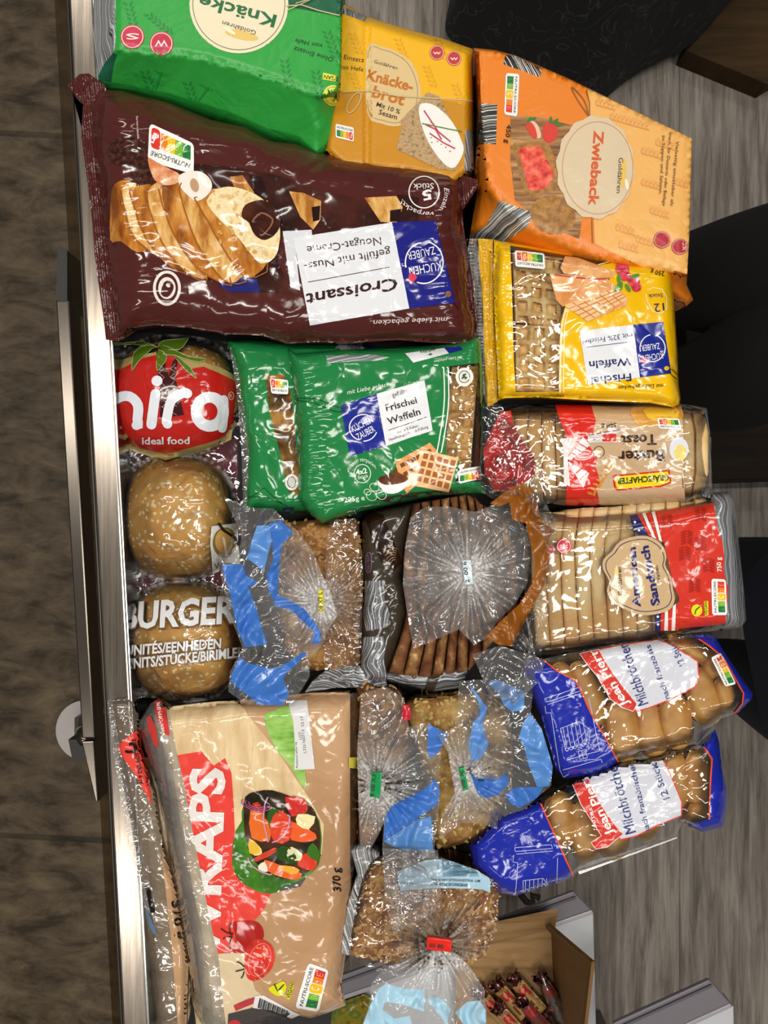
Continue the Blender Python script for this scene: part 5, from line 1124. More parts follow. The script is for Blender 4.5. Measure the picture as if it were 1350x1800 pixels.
for k in range(5): a.poly(c10([(690 + k * 24, 186 - k * 4), (706 + k * 24, 184 - k * 4), (770 + k * 15, 300 + k * 8), (745 + k * 18, 290 + k * 8)]), '#f0e6e2' if k % 2 else '#cf3526', 2)
for k in range(5): a.poly(c10([(808 + k * 20, 690 - k * 14), (824 + k * 20, 676 - k * 14), (826 + k * 18, 768), (806 + k * 18, 770)]), '#f0e6e2' if k % 2 else '#cf3526', 2)
for p in ((677, 226), (697, 264), (792, 700), (793, 738)):
    a.poly(c10([(p[0] + (9 if i % 2 == 0 else 4) * math.cos(i * math.pi / 5 - 1.57), p[1] + (9 if i % 2 == 0 else 4) * math.sin(i * math.pi / 5 - 1.57)) for i in range(10)]), '#f4f4f4', 4, step=3)
a.done()
a = Art(s, 'cloud_emblem', 'smoothfilm', .0006, label='beige emblem with dark blue lettering')
em = [(690, 292), (760, 300), (818, 345), (835, 400), (828, 440), (858, 500), (870, 570), (876, 620), (850, 665), (780, 688), (700, 690), (620, 660), (560, 625), (535, 570), (545, 520), (515, 460), (518, 410), (560, 370), (600, 320)]
a.poly(c10(em), '#c9ab82', 3, 3); a.ring([tuple(np.array(c10([(695, 492)])[0]) + (np.array(p) - np.array(c10([(695, 492)])[0])) * .91) for p in smooth(c10(em), 3)], 1.4, '#1e2150', 4)
a.text('American', *c10([(704, 650)])[0], *c10([(678, 348)])[0], 13, '#23266a', 6, .035); a.text('Sandwich', *c10([(800, 640)])[0], *c10([(742, 340)])[0], 14, '#23266a', 6, .035)
a.text('Goldähren', *c10([(612, 592)])[0], *c10([(606, 448)])[0], 7, '#3a2c18', 6, .01); a.text('Weizen', *c10([(806, 530)])[0], *c10([(790, 442)])[0], 6, '#3a2c18', 6, .01); a.poly(c10(ellipse(582, 490, 10, 50, 0)), '#ecd28a', 5); a.done()
nutri(s, c10([(1066, 692), (1062, 508), (1134, 512), (1142, 690)]), 2, 'smoothfilm')
a = Art(s, 'vegan_mark', 'smoothfilm', .0006, label='yellow vegan mark'); a.poly(c10(ellipse(988, 668, 28, 30)), '#e6d818', 1); a.line(c10([(978, 690), (985, 665), (1005, 648)]), 2.2, '#1f5a2a', 2); a.poly(c10([(1024, 622), (1046, 620), (1048, 692), (1028, 696)]), '#e6d818', 1); a.text('VEGAN', *c10([(1042, 692)])[0], *c10([(1040, 624)])[0], 5, '#1f5a2a', 2, .02); a.done()
a = Art(s, 'printed_lettering', 'smoothfilm', .0006); a.text('750 g', *c10([(1114, 472)])[0], *c10([(1108, 400)])[0], 8, '#f4e6e0', 2, .02)
a.text('Hergestellt in Deutschland mit', *c10([(490, 268)])[0], *c10([(660, 252)])[0], 3.6, '#8a7a50', 1); a.text('Weizenmehl aus der EU', *c10([(520, 296)])[0], *c10([(660, 280)])[0], 3.6, '#8a7a50', 1)
for x, y in ((840, 220), (1010, 180), (1010, 330), (930, 380), (980, 540), (940, 300), (1050, 440)):
    for i in range(5):
        for sg in (-1, 1): a.poly(c10(ellipse(x + sg * 16, y - 26 + i * 14, 16, 5, sg * 25, 8)), '#a8281e', 0)
a.done()
a = Art(s, 'round_seal', 'smoothfilm', .0006, label='pink-red round seal'); stamp(a, *c10([(318, 345)])[0], 13, '#c83048', '#f0d0d0', '✻', 0, 9); a.done()
a = Art(s, 'round_seal', 'smoothfilm', .0006, label='pink-red round seal'); stamp(a, *c10([(250, 362)])[0], 8, '#c83048', '#f0d0d0'); a.done()
# ---- milk roll bags
RO1 = ramp('roll_crust', ('#b87428', '#dba654', '#efcf90'), 11, .38, .15, .002, 5, spec=.5)
def milk_bag(label, c, outline, lz, rz, panel, ribbon, rolls, zb, H, texts, lines, seed, rlabel, extra=None):
    o_ = c(outline); cx = sum(p[0] for p in o_) / len(o_); cy = sum(p[1] for p in o_) / len(o_)
    r = pack('milk_roll_bag', label, 'milk rolls', cx, cy, .79)
    ords = ('first', 'second', 'third', 'fourth', 'fifth', 'sixth', 'seventh', 'eighth', 'ninth')
    for i, (x, y, rx, ry, an) in enumerate(sorted(rolls)):
        rx *= 1.42; ry *= 1.15; dz_ = .004 * (i % 2)
        e = c(ellipse(x, y, rx, ry, an, 24, .85)); w = Slab('milk_roll', e, topz(20, zb - .021 - dz_, .020, e, wr=.0015, wl=40, seed=i), RO1, None, 5, zbot=zb - .03, origin=tuple(P(*c([(x, y)])[0], zb - .03)))
        tagit(w.o, rlabel.replace('golden', ords[i] + ' golden').replace('roll behind', 'roll from the left behind'), 'milk roll', rlabel.replace('golden milk roll', 'golden milk rolls'))
    NV = ink('#1c2aa0', 'smoothfilm'); s = film('printed_bag', r, o_, topz(26, zb - .012, H, o_, wr=.004, wl=90, seed=seed, fine=.001), CLS, 5, zones=[(c(lz), NV), (c(rz), NV)])
    a = Art(s, 'label_panel', 'smoothfilm', .0006, label='white label panel with red ribbon')
    a.poly(c(panel), '#cfd2dc', 1); a.ring(c(panel), 2, '#e0483c', 2); a.poly(c(ribbon), '#d03a30', 3); a.ring(c(ribbon), 1.2, '#eadada', 4)
    for st, p, q, h, col, b in texts: a.text(st, *c([p])[0], *c([q])[0], h, col, 6, b, .1 if col != '#24337a' else 0, within=c(panel) if col == '#24337a' else c(ribbon))
    a.done()
    a = Art(s, 'house_drawing', 'smoothfilm', .0006, label='thin white line drawing of a shop front'); k0 = lines
    def q(*pp): a.line(c([(k0[0] + x * k0[2] - y * k0[3], k0[1] + y * k0[2] + x * k0[3]) for x, y in pp]), 1.1, '#b8c0e8', 0)
    q((0, 0), (150, -30), (155, -15), (5, 15), (0, 0)); q((10, 25), (158, -5)); q((20, 60), (30, 300), (40, 330), (60, 320)); q((20, 60), (0, 60), (0, 30)); q((180, 20), (200, 240), (60, 262))
    q((50, 130), (130, 110), (170, 150), (160, 200), (60, 215), (50, 130))
    for i in range(6): q((60 + 17 * i, 128 - 4 * i), (66 + 17 * i, 212 - 3 * i)); q(*[(58 + 17 * i + 8 - 8 * math.cos(t), 214 - 3 * i + 12 * math.sin(t)) for t in (0, .8, 1.6, 2.4, 3.1)])
    q((110, 232), (140, 228), (146, 262), (114, 266), (110, 232)); q((112, 249), (144, 244)); q((125, 230), (129, 264)); q((40, 300), (200, 275), (204, 290))
    a.done()
    a = Art(s, 'orange_edge_line', 'smoothfilm', .0006)
    for ln in extra: a.line(c(ln), 2.4, '#e8502c', 1, 0)
    a.done(); return r, s
r, s = milk_bag('lower blue edged bag of milk rolls, partly under the other one', c11, [(105, 960), (170, 890), (230, 830), (330, 790), (400, 762), (540, 682), (720, 615), (900, 590), (1050, 545), (1130, 478), (1150, 540), (1160, 640), (1182, 740), (1178, 800), (1165, 885), (1075, 906), (990, 872), (970, 926), (780, 996), (560, 1072), (535, 1092), (500, 1108), (400, 1140), (300, 1172), (230, 1160), (180, 1110), (120, 1050)],
    [(100, 960), (170, 885), (230, 825), (330, 785), (400, 760), (405, 790), (440, 870), (490, 980), (538, 1086), (500, 1112), (400, 1145), (300, 1178), (225, 1165), (175, 1115), (112, 1050)],
    [(1050, 540), (1135, 470), (1160, 640), (1190, 740), (1182, 800), (1168, 892), (1075, 910), (1010, 880), (1080, 860), (1104, 850), (1108, 700), (1114, 600), (1085, 555)],
    [(540, 690), (720, 620), (905, 595), (940, 660), (990, 780), (988, 835), (880, 880), (800, 920), (735, 935), (690, 860), (620, 760)], [(530, 690), (598, 672), (640, 770), (700, 860), (745, 912), (720, 930), (680, 965), (630, 975), (612, 950), (655, 920), (610, 850), (570, 790)],
    [(485, 850, 50, 105, -8), (580, 900, 50, 120, -8), (700, 900, 52, 110, -5), (830, 800, 52, 130, -5), (960, 690, 52, 110, -6), (1055, 690, 50, 125, -4), (1060, 830, 45, 60, 0)], .846, .026,
    (('Milchbrötchen', (798, 902), (716, 610), 19, '#24337a', .0), ('nach französischer', (858, 905), (790, 620), 10, '#24337a', 0), ('12 Stück', (938, 762), (885, 618), 12, '#24337a', 0), ('Jean Pierre', (708, 910), (580, 640), 15, '#f4ece8', .02), ('MAÎTRE', (640, 900), (612, 800), 5, '#f4ece8', .02)),
    (295, 970, 1.0, .12), 61, 'golden milk roll behind the film of the lower blue edged bag',
    [[(400, 762), (405, 790), (440, 870), (490, 980), (538, 1088)], [(1085, 555), (1114, 600), (1108, 700), (1104, 850)]])
Slab('bag_fin', c11([(560, 1072), (970, 925), (972, 932), (565, 1082)]), lambda x, y: .826 + 0 * x, clear('fin', haze=.12, gloss=.12, rough=.2, st=0), r, 5, zbot=.82, sheet=True)
r, s = milk_bag('upper blue edged bag of milk rolls, beside the sandwich bread', c11, [(330, 200), (400, 185), (560, 150), (700, 120), (900, 100), (1020, 84), (1090, 82), (1130, 92), (1170, 160), (1230, 250), (1287, 330), (1284, 352), (1228, 408), (1140, 440), (1060, 530), (900, 570), (730, 612), (690, 640), (620, 668), (500, 684), (462, 640), (440, 560), (400, 420), (340, 280)],
    [(320, 195), (410, 190), (470, 235), (545, 272), (575, 330), (610, 410), (670, 510), (726, 612), (690, 644), (620, 672), (500, 690), (455, 640), (435, 560), (395, 420), (332, 280)],
    [(1025, 80), (1095, 78), (1136, 90), (1176, 160), (1236, 250), (1294, 330), (1288, 356), (1228, 415), (1205, 415), (1240, 370), (1245, 330), (1200, 250), (1160, 180), (1100, 130), (1060, 105)],
    [(575, 165), (740, 130), (895, 108), (960, 135), (1055, 195), (1060, 260), (1045, 300), (950, 350), (860, 385), (800, 404), (750, 340), (660, 240)], [(565, 168), (645, 150), (700, 240), (760, 320), (803, 372), (785, 402), (740, 385), (690, 350), (640, 260)],
    [(500, 270, 36, 70, -28), (600, 330, 50, 130, -20), (740, 480, 60, 120, -8), (860, 470, 55, 110, -10), (960, 440, 55, 110, -10), (1080, 340, 55, 110, -15), (1165, 325, 38, 72, -20), (1020, 150, 80, 40, 25), (1125, 220, 45, 60, -20)], .858, .022,
    (('Milchbrötchen', (850, 368), (765, 120), 19, '#24337a', 0), ('nach französis', (940, 348), (860, 130), 10, '#24337a', 0), ('12 Stück', (1004, 205), (955, 105), 12, '#24337a', 0), ('Jean Pierre', (768, 372), (615, 120), 15, '#f4ece8', .02), ('MAÎTRE', (690, 330), (638, 245), 5, '#f4ece8', .02)),
    (420, 350, 1.0, -.12), 62, 'golden milk roll behind the film of the upper blue edged bag',
    [[(410, 190), (470, 235), (545, 272), (575, 330), (610, 410), (670, 510), (726, 612)], [(1060, 105), (1100, 130), (1160, 180), (1200, 250), (1245, 330), (1240, 370), (1205, 415)]])
nutri(s, c11([(1170, 300), (1110, 180), (1150, 160), (1215, 290)]), 3, 'smoothfilm')
film('bag_tail', r, [(830, 1150), (880, 1135), (960, 1160), (945, 1200), (905, 1240), (860, 1220)], lambda x, y: .868 + .012 * crumple(x, y, 30, 19), CLH, 4)
# ---- dark sliced bread in the centre
DK = ramp('dark_crust', ('#351b0c', '#633a1e', '#7d5230', '#b8986a'), 55, .8, .5, .002, 6, sharp=(.35, .72)); DK2 = ramp('dark_crust_floured', ('#3d200f', '#6e4526', '#8a6238', '#c8a878'), 70, .8, .5, .002, 6, sharp=(.35, .68))
dp = pack('dark_bread_bag', 'grey striped bag of dark bread slices gathered by the white clip', 'bread', 780, 1030, .78)
dl = pack('sliced_loaf', 'dark brown sliced loaf fanned out below the white clip', 'bread loaf', 790, 1040, .78)
B_ = [[(230, 1285), (300, 1100), (355, 900), (330, 700), (332, 520), (375, 300), (390, 170)], [(335, 1300), (380, 1110), (435, 900), (420, 700), (425, 520), (455, 300), (450, 160)], [(430, 1310), (470, 1120), (515, 900), (505, 700), (505, 520), (520, 300), (515, 150)],
      [(520, 1312), (550, 1120), (590, 900), (580, 700), (580, 520), (590, 300), (580, 140)], [(600, 1300), (620, 1120), (650, 900), (645, 700), (645, 520), (655, 300), (640, 130)], [(680, 1290), (690, 1120), (710, 900), (710, 700), (710, 520), (715, 300), (695, 120)],
      [(760, 1270), (765, 1110), (775, 900), (775, 700), (770, 520), (770, 300), (750, 110)], [(850, 1180), (855, 1050), (850, 880), (850, 700), (840, 520), (830, 300), (800, 130)], [(940, 1060), (940, 980), (930, 850), (930, 700), (920, 520), (900, 330), (860, 180)], [(1000, 980), (1010, 920), (1015, 830), (1010, 700), (1000, 520), (975, 360), (930, 220)], [(1060, 880), (1085, 850), (1095, 790), (1095, 690), (1080, 520), (1045, 390), (1000, 260)]]
for i in range(10):
    q = c9([(x + 4, y) for x, y in B_[i]] + [(x - 4, y) for x, y in B_[i + 1][::-1]]); f0 = topz(8, .840 + (i % 2) * .002, .006, q, wr=.0015, wl=30, seed=i)
    Slab('bread_slice', q, f0, (DK, DK2)[i % 2], dl, 5, zbot=.785)
STG = stripes(('#b9bcc0', '#2c2d30', '#6a6c70'), 650, 0, 'smoothfilm', .03); STH = stripes(('#b9bcc0', '#2c2d30', '#6a6c70'), 650, 90, 'smoothfilm', .02)
o_ = c9([(60, 290), (110, 235), (220, 200), (400, 165), (385, 300), (345, 480), (330, 650), (360, 880), (320, 1040), (240, 1270), (400, 1300), (600, 1240), (770, 1240), (740, 1330), (700, 1390), (620, 1400), (530, 1412), (400, 1380), (230, 1342), (150, 1348), (85, 1330), (50, 1240), (55, 1050), (75, 760), (60, 450)])
s = Slab('striped_wrapper', o_, topz(20, .826, .018, o_, wr=.007, wl=55, seed=71), ink('#39332a', 'smoothfilm'), dp, 5, zbot=.80,
    zones=[(c9([(78, 680), (208, 675), (210, 800), (245, 900), (225, 985), (90, 1010), (66, 900)]), STG), (c9([(60, 1050), (205, 1045), (215, 1120), (205, 1200), (225, 1290), (215, 1345), (85, 1335), (45, 1240)]), STG),
           (c9([(230, 1290), (240, 1265), (400, 1295), (500, 1300), (470, 1400), (380, 1395), (225, 1350)]), STH), (c9([(605, 1240), (775, 1232), (750, 1340), (700, 1395), (530, 1415)]), STH), (c9([(85, 270), (130, 225), (200, 240), (270, 420), (330, 560), (270, 610), (190, 560), (130, 420)]), ink('#24140c', 'smoothfilm'))])
a = Art(s, 'printed_lettering', 'smoothfilm'); a.ring(c9(smooth([(90, 520), (105, 490), (122, 510), (122, 600), (105, 625), (90, 605)], 2)), 1.2, '#8a6a8a', 1); a.text('HALTBAR', *c9([(112, 612)])[0], *c9([(108, 505)])[0], 4, '#8a6a8a', 1); a.done()
a = Art(s, 'flour_sack_print', 'smoothfilm'); [a.line(c9([(195 + i * 9, 470 + i * 22), (240 + i * 4, 455 + i * 18), (290 - i * 2, 470 + i * 14)]), 1, '#a8835a', 1, 2) for i in range(6)]; a.done()
CX, CY = c9([(757, 625)])[0]
o_ = c9([(380, 260), (480, 190), (640, 190), (800, 225), (900, 190), (1000, 125), (1090, 160), (1120, 300), (1175, 400), (1180, 520), (1150, 700), (1070, 830), (960, 940), (880, 1060), (800, 1100), (700, 1000), (560, 1060), (400, 1130), (360, 900), (330, 700), (345, 450)])
fz = folds(CX, CY, 19, .009, 140, 5)
def tailz(x, y):
    r = np.hypot(x - CX, y - CY); return .856 + .022 * np.exp(-(r / 45) ** 2) + fz(x, y) + .009 * crumple(x, y, 40, 6) * np.clip(r / 60, 0, 1)
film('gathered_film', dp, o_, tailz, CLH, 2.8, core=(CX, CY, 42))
o_ = c9([(905, 168), (980, 110), (1100, 38), (1165, 60), (1205, 110), (1245, 290), (1335, 345), (1290, 400), (1300, 520), (1265, 700), (1160, 900), (1045, 1112), (960, 1100), (876, 1050), (960, 960), (1100, 830), (1180, 700), (1205, 560), (1170, 420), (1140, 300), (1050, 275), (1035, 160), (960, 190)])
film('brown_film_edge', dp, o_, lambda x, y: .872 + .014 * crumple(x, y, 34, 8), ink('#94550f', 'smoothfilm', .88), 4)
film('gathered_film', dp, c9([(1000, 120), (1230, 100), (1350, 300), (1330, 700), (1240, 1180), (1120, 1160), (1040, 1110), (1160, 900), (1265, 700), (1300, 500), (1200, 250), (1100, 60)]), lambda x, y: .876 + .012 * crumple(x, y, 28, 9), CL, 4)
clip(dp, c9([(722, 545), (778, 540), (796, 700), (738, 706)]), .885, '#c4d6dc', '2  00 6', (*c9([(770, 690)])[0], *c9([(748, 550)])[0]))
# ---- oat bread with the yellow clip
OAT = ramp('oat_crust', ('#4f2f14', '#85582a', '#a07440', '#c29c62'), 60, .75, .7, .004, 6, sharp=(.32, .7))
ob = pack('oat_bread_bag', 'clear bag of oat bread with the yellow clip and bright blue wavy edge', 'bread', 560, 1060, .78)
def flakes(root_o, slab, poly, n, seed, mat, L=(.0018, .0032), name='grain_flakes'):
    V = []; F = []; r_ = random.Random(seed); xs = [p[0] for p in poly]; ys = [p[1] for p in poly]; k = 0
    while k < n:
        px, py = r_.uniform(min(xs), max(xs)), r_.uniform(min(ys), max(ys))
        if not inside(np.array([px]), np.array([py]), poly)[0]: k += .2; continue
        k += 1; c = slab.drape(px, py, .0003); an = r_.uniform(0, math.pi); t = Vector((math.cos(an), math.sin(an), r_.uniform(-.3, .3))).normalized(); b = Vector((-t.y, t.x, r_.uniform(-.2, .2))).normalized(); l = r_.uniform(*L); w = l * .5
        k0 = len(V); V += [tuple(c + t * l), tuple(c + t * l * .3 + b * w), tuple(c - t * l * .7 + b * w * .7), tuple(c - t * l), tuple(c - t * l * .7 - b * w * .7), tuple(c + t * l * .3 - b * w), tuple(c + Vector((0, 0, .0012)))]
        F += [[k0 + q, k0 + (q + 1) % 6, k0 + 6] for q in range(6)]
    o = mesh_obj(name, V, F, [mat], None, origin=tuple(root_o.location)); o.parent = root_o; o.location = (0, 0, 0); o['kind'] = 'stuff'
def loaf(name, label, outline, zb, H, mat, R=18, seed=0, fl=None, flm=None, sm=2):
    o_ = smooth(outline, sm); cx = sum(p[0] for p in o_) / len(o_); cy = sum(p[1] for p in o_) / len(o_)
    s = Slab(name, o_, topz(R, zb, H, o_, wr=.003, wl=34, seed=seed, fine=.0012, fl=9), mat, None, 4, zbot=.785, origin=tuple(P(cx, cy, .785))); tagit(s.o, label, 'bread loaf')
    if fl: flakes(s.o, s, o_, fl, seed, flm)
    return s
oatf = plain('oat_flake', '#a07640', .7); seedg = plain('pumpkin_seed', '#a8924e', .5)
loaf('oat_loaf', 'oat covered brown loaf left of the grey striped bag', c8([(520, 330), (620, 255), (900, 235), (1105, 232), (1135, 330), (1160, 620), (1150, 1000), (1140, 1260), (1125, 1395), (900, 1425), (740, 1430), (560, 1280), (500, 900)]), .815, .034, OAT, 20, 3, 520, oatf)
blues = [c8(q) for q in ([(322, 288), (420, 285), (440, 400), (410, 520), (378, 648), (245, 545), (285, 400)], [(418, 272), (510, 250), (608, 338), (560, 400), (522, 430), (500, 600), (482, 830), (450, 880), (410, 780), (400, 680), (450, 560), (445, 400)],
    [(45, 600), (200, 590), (235, 680), (330, 735), (280, 770), (250, 760), (330, 980), (400, 1230), (230, 1250), (165, 1100), (110, 830), (70, 700)], [(470, 825), (560, 870), (690, 940), (790, 1060), (832, 1150), (825, 1215), (755, 1228), (775, 1130), (690, 1050), (600, 960), (458, 920)],
    [(185, 1325), (240, 1370), (420, 1420), (520, 1400), (690, 1285), (722, 1300), (620, 1400), (560, 1450), (530, 1500), (580, 1620), (520, 1710), (340, 1705), (240, 1620), (130, 1540), (115, 1480), (160, 1380)])]
o_ = c8([(60, 60), (180, 110), (300, 150), (450, 150), (540, 240), (640, 330), (760, 480), (850, 700), (900, 800), (960, 1000), (880, 1120), (840, 1240), (740, 1330), (740, 1480), (680, 1580), (600, 1700), (480, 1720), (240, 1705), (95, 1600), (110, 1440), (210, 1260), (110, 1000), (40, 700), (20, 500), (170, 540), (200, 380), (150, 250)])
OX, OY = c8([(830, 885)])[0]; fo = folds(OX, OY, 19, .008, 110, 9)
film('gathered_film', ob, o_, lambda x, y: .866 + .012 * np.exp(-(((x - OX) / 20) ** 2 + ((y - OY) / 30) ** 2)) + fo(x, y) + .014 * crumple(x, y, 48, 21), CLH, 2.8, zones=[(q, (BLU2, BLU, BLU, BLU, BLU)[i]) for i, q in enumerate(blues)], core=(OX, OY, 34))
fo2 = folds(OX, OY, 19, .008, 90, 10)
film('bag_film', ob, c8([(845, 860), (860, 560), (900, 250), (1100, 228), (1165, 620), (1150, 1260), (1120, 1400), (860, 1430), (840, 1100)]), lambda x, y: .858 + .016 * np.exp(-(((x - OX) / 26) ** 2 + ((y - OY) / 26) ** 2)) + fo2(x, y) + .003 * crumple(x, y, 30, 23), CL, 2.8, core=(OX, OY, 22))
clip(ob, c8([(808, 800), (842, 797), (850, 970), (812, 974)]), .890, '#e6dc1c', '08 XT L', (*c8([(845, 965)])[0], *c8([(838, 810)])[0]))
gs = Slab('bag_film', c8([(690, 1625), (760, 1520), (860, 1440), (1000, 1400), (1135, 1400), (1200, 1470), (1350, 1530), (1350, 1575), (1150, 1570), (950, 1570), (760, 1600)]), lambda x, y: .832 + .010 * crumple(x, y, 30, 12), STH, ob, 4, zbot=.82)
# ---- two grain breads with the green clips
g1 = pack('grain_bread_bag', 'clear bag of grain bread with the left green clip, beside the wraps', 'bread', 665, 1370, .78); g2 = pack('grain_bread_bag', 'clear bag of seeded bread with the right green clip and blue ring edge', 'bread', 820, 1340, .78)
GRN = ramp('grain_crust', ('#3c2412', '#6e4826', '#94683a', '#b8935a'), 80, .8, .6, .003, 6, sharp=(.34, .7)); SDY = ramp('seeded_crust', ('#5a3818', '#8a6232', '#b08c50', '#cbb07a'), 50, .75, .7, .004, 6, sharp=(.3, .7))
loaf('grain_loaf', 'mottled brown loaf just right of the brown wrap pack', c13([(150, 125), (280, 82), (380, 88), (435, 150), (480, 330), (470, 500), (400, 700), (330, 880), (255, 1050), (160, 1064)]), .815, .030, GRN, 16, 5, 160, plain('grain_flake', '#a8885a', .7))
loaf('seeded_loaf', 'pumpkin seed loaf between the green clip and the blue milk roll bags', c13([(440, 190), (600, 140), (750, 128), (900, 120), (1030, 200), (1090, 450), (1060, 700), (985, 880), (945, 975), (760, 1030), (620, 1042), (590, 800), (560, 600), (490, 400)]), .815, .028, SDY, 18, 6, 260, seedg)
ax_, ay_ = c13([(270, 672)])[0]; f1 = folds(ax_, ay_, 19, .009, 110, 31)
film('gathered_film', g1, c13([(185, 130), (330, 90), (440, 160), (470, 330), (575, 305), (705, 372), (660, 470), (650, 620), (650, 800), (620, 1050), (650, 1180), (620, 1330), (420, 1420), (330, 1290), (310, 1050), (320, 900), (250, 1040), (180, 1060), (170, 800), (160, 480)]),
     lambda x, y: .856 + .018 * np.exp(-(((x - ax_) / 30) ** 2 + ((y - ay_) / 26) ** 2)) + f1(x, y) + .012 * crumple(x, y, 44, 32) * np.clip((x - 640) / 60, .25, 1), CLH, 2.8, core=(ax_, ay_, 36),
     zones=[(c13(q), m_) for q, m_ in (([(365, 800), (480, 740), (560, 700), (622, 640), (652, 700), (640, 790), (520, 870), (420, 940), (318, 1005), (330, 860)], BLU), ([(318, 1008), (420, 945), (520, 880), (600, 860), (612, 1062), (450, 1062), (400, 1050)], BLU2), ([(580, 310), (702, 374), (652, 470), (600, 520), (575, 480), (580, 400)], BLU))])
clip(g1, c13([(245, 605), (308, 600), (298, 752), (235, 745)]), .882, '#12914e', '9 08 X3', (*c13([(262, 745)])[0], *c13([(274, 612)])[0]))
bx2, by2 = c13([(795, 640)])[0]; f2 = folds(bx2, by2, 19, .008, 90, 37)
o_ = c13([(765, 60), (860, 50), (940, 50), (1080, 60), (1180, 30), (1205, 130), (1190, 240), (1255, 340), (1322, 560), (1312, 680), (1240, 740), (1150, 820), (1000, 870), (990, 940), (900, 900), (780, 900), (650, 1000), (660, 860), (740, 720), (700, 480), (640, 380), (740, 330), (760, 200)])
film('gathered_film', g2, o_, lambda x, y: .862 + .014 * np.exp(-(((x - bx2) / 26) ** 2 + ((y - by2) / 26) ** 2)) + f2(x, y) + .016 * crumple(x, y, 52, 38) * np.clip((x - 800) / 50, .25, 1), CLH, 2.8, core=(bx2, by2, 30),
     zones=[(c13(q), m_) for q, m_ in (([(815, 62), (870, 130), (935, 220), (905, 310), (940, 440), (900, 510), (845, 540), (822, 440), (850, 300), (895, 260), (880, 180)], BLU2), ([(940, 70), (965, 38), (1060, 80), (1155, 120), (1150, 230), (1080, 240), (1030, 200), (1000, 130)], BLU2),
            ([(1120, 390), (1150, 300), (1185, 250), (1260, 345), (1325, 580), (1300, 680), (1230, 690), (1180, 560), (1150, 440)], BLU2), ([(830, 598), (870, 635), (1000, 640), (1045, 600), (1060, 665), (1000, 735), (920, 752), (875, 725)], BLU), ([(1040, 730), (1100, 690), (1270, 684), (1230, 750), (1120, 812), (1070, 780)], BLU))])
clip(g2, c13([(762, 578), (795, 570), (822, 700), (790, 712)]), .884, '#12914e', '08 X', (*c13([(805, 695)])[0], *c13([(790, 585)])[0]))
rb = Slab('red_print', c13([(432, 200), (468, 198), (482, 240), (478, 285), (440, 298), (425, 262)]), lambda x, y: .872 + .004 * crumple(x, y, 12, 2), ink('#b81e34', 'smoothfilm'), g1, 3, zbot=.868)
# ---- seeded loaf with the red clip
sb = pack('protein_bread_bag', 'clear bag with pale blue label and red clip, nearest the shelf racks', 'bread', 740, 1620, .78)
SED = ramp('sesame_crust', ('#5a3014', '#8a5424', '#a8743a', '#cba468'), 75, .75, .8, .004, 6, sharp=(.3, .68))
loaf('sesame_loaf', 'reddish brown seed crusted loaf under the red clip', c14([(370, 185), (430, 168), (800, 185), (1050, 270), (1178, 345), (1185, 480), (1165, 620), (1110, 790), (1000, 870), (700, 880), (420, 870), (235, 830), (190, 790), (215, 600), (260, 420), (300, 280)]), .815, .034, SED, 24, 7, 620, plain('sesame2', '#bf9456', .7))
Slab('striped_side', c14([(215, 132), (300, 120), (405, 165), (345, 210), (290, 320), (245, 500), (232, 600), (215, 700), (205, 825), (148, 808), (165, 650), (195, 480), (260, 300)]), lambda x, y: .850 + .004 * crumple(x, y, 30, 2), stripes(('#d0d0cc', '#26272a', '#8a8c8e'), 500, -16, 'smoothfilm', .01), sb, 4, zbot=.83)
rx_, ry_ = c14([(797, 755)])[0]; f3 = folds(rx_, ry_, 19, .009, 110, 41)
def sbz(x, y):
    return .858 + .016 * np.exp(-(((x - rx_) / 34) ** 2 + ((y - ry_) / 22) ** 2)) + f3(x, y) + .004 * crumple(x, y, 34, 43)
s = film('clear_bag', sb, c14([(330, 190), (430, 160), (800, 175), (1050, 260), (1185, 345), (1185, 600), (1140, 760), (1050, 860), (900, 850), (800, 800), (700, 820), (500, 900), (420, 940), (235, 860), (185, 800), (240, 500)]), sbz, CL, 2.8, core=(rx_, ry_, 24))
a = Art(s, 'pale_blue_label', 'smoothfilm', .0006, label='pale blue label')
a.poly(c14([(515, 270), (700, 195), (900, 178), (1040, 240), (1128, 318), (1132, 408), (1080, 385), (900, 378), (700, 380), (540, 395)]), '#a3c6da', 0); a.poly(c14([(810, 176), (905, 178), (1030, 240), (1060, 300), (820, 300)]), ramp('label_photo', ('#3a5a70', '#6c8ea2', '#8aaabc'), 50, .3, kind='smoothfilm', stretch=(1, 6, 1)), 1)
a.text('EIWEISSREICHES SPEZIALBROT', *c14([(980, 348)])[0], *c14([(742, 340)])[0], 5, '#24343c', 2, .02); a.text('MIT WEIZENVOLLKORNMEHL', *c14([(1065, 322)])[0], *c14([(740, 312)])[0], 4, '#24343c', 2, .02); a.done()
f4 = folds(rx_, ry_, 19, .010, 130, 45); LB = ink('#a9d4ea', 'smoothfilm', .9)
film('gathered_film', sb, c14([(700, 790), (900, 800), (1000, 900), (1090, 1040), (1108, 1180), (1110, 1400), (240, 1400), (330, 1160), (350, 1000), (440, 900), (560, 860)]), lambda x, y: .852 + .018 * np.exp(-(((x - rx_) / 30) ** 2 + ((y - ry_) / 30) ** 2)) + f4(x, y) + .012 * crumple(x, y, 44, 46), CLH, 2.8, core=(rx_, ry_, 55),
     zones=[(c14(q), LB) for q in ([(340, 1150), (400, 1040), (440, 1010), (560, 1040), (700, 1050), (695, 1195), (600, 1160), (520, 1140), (440, 1130), (420, 1180), (500, 1240), (600, 1220), (620, 1290), (600, 1400), (250, 1400)], [(715, 1110), (800, 1100), (840, 1140), (870, 1180), (840, 1290), (820, 1250), (760, 1170)], [(900, 1200), (980, 1130), (1060, 1120), (1100, 1180), (1105, 1300), (980, 1310)])])
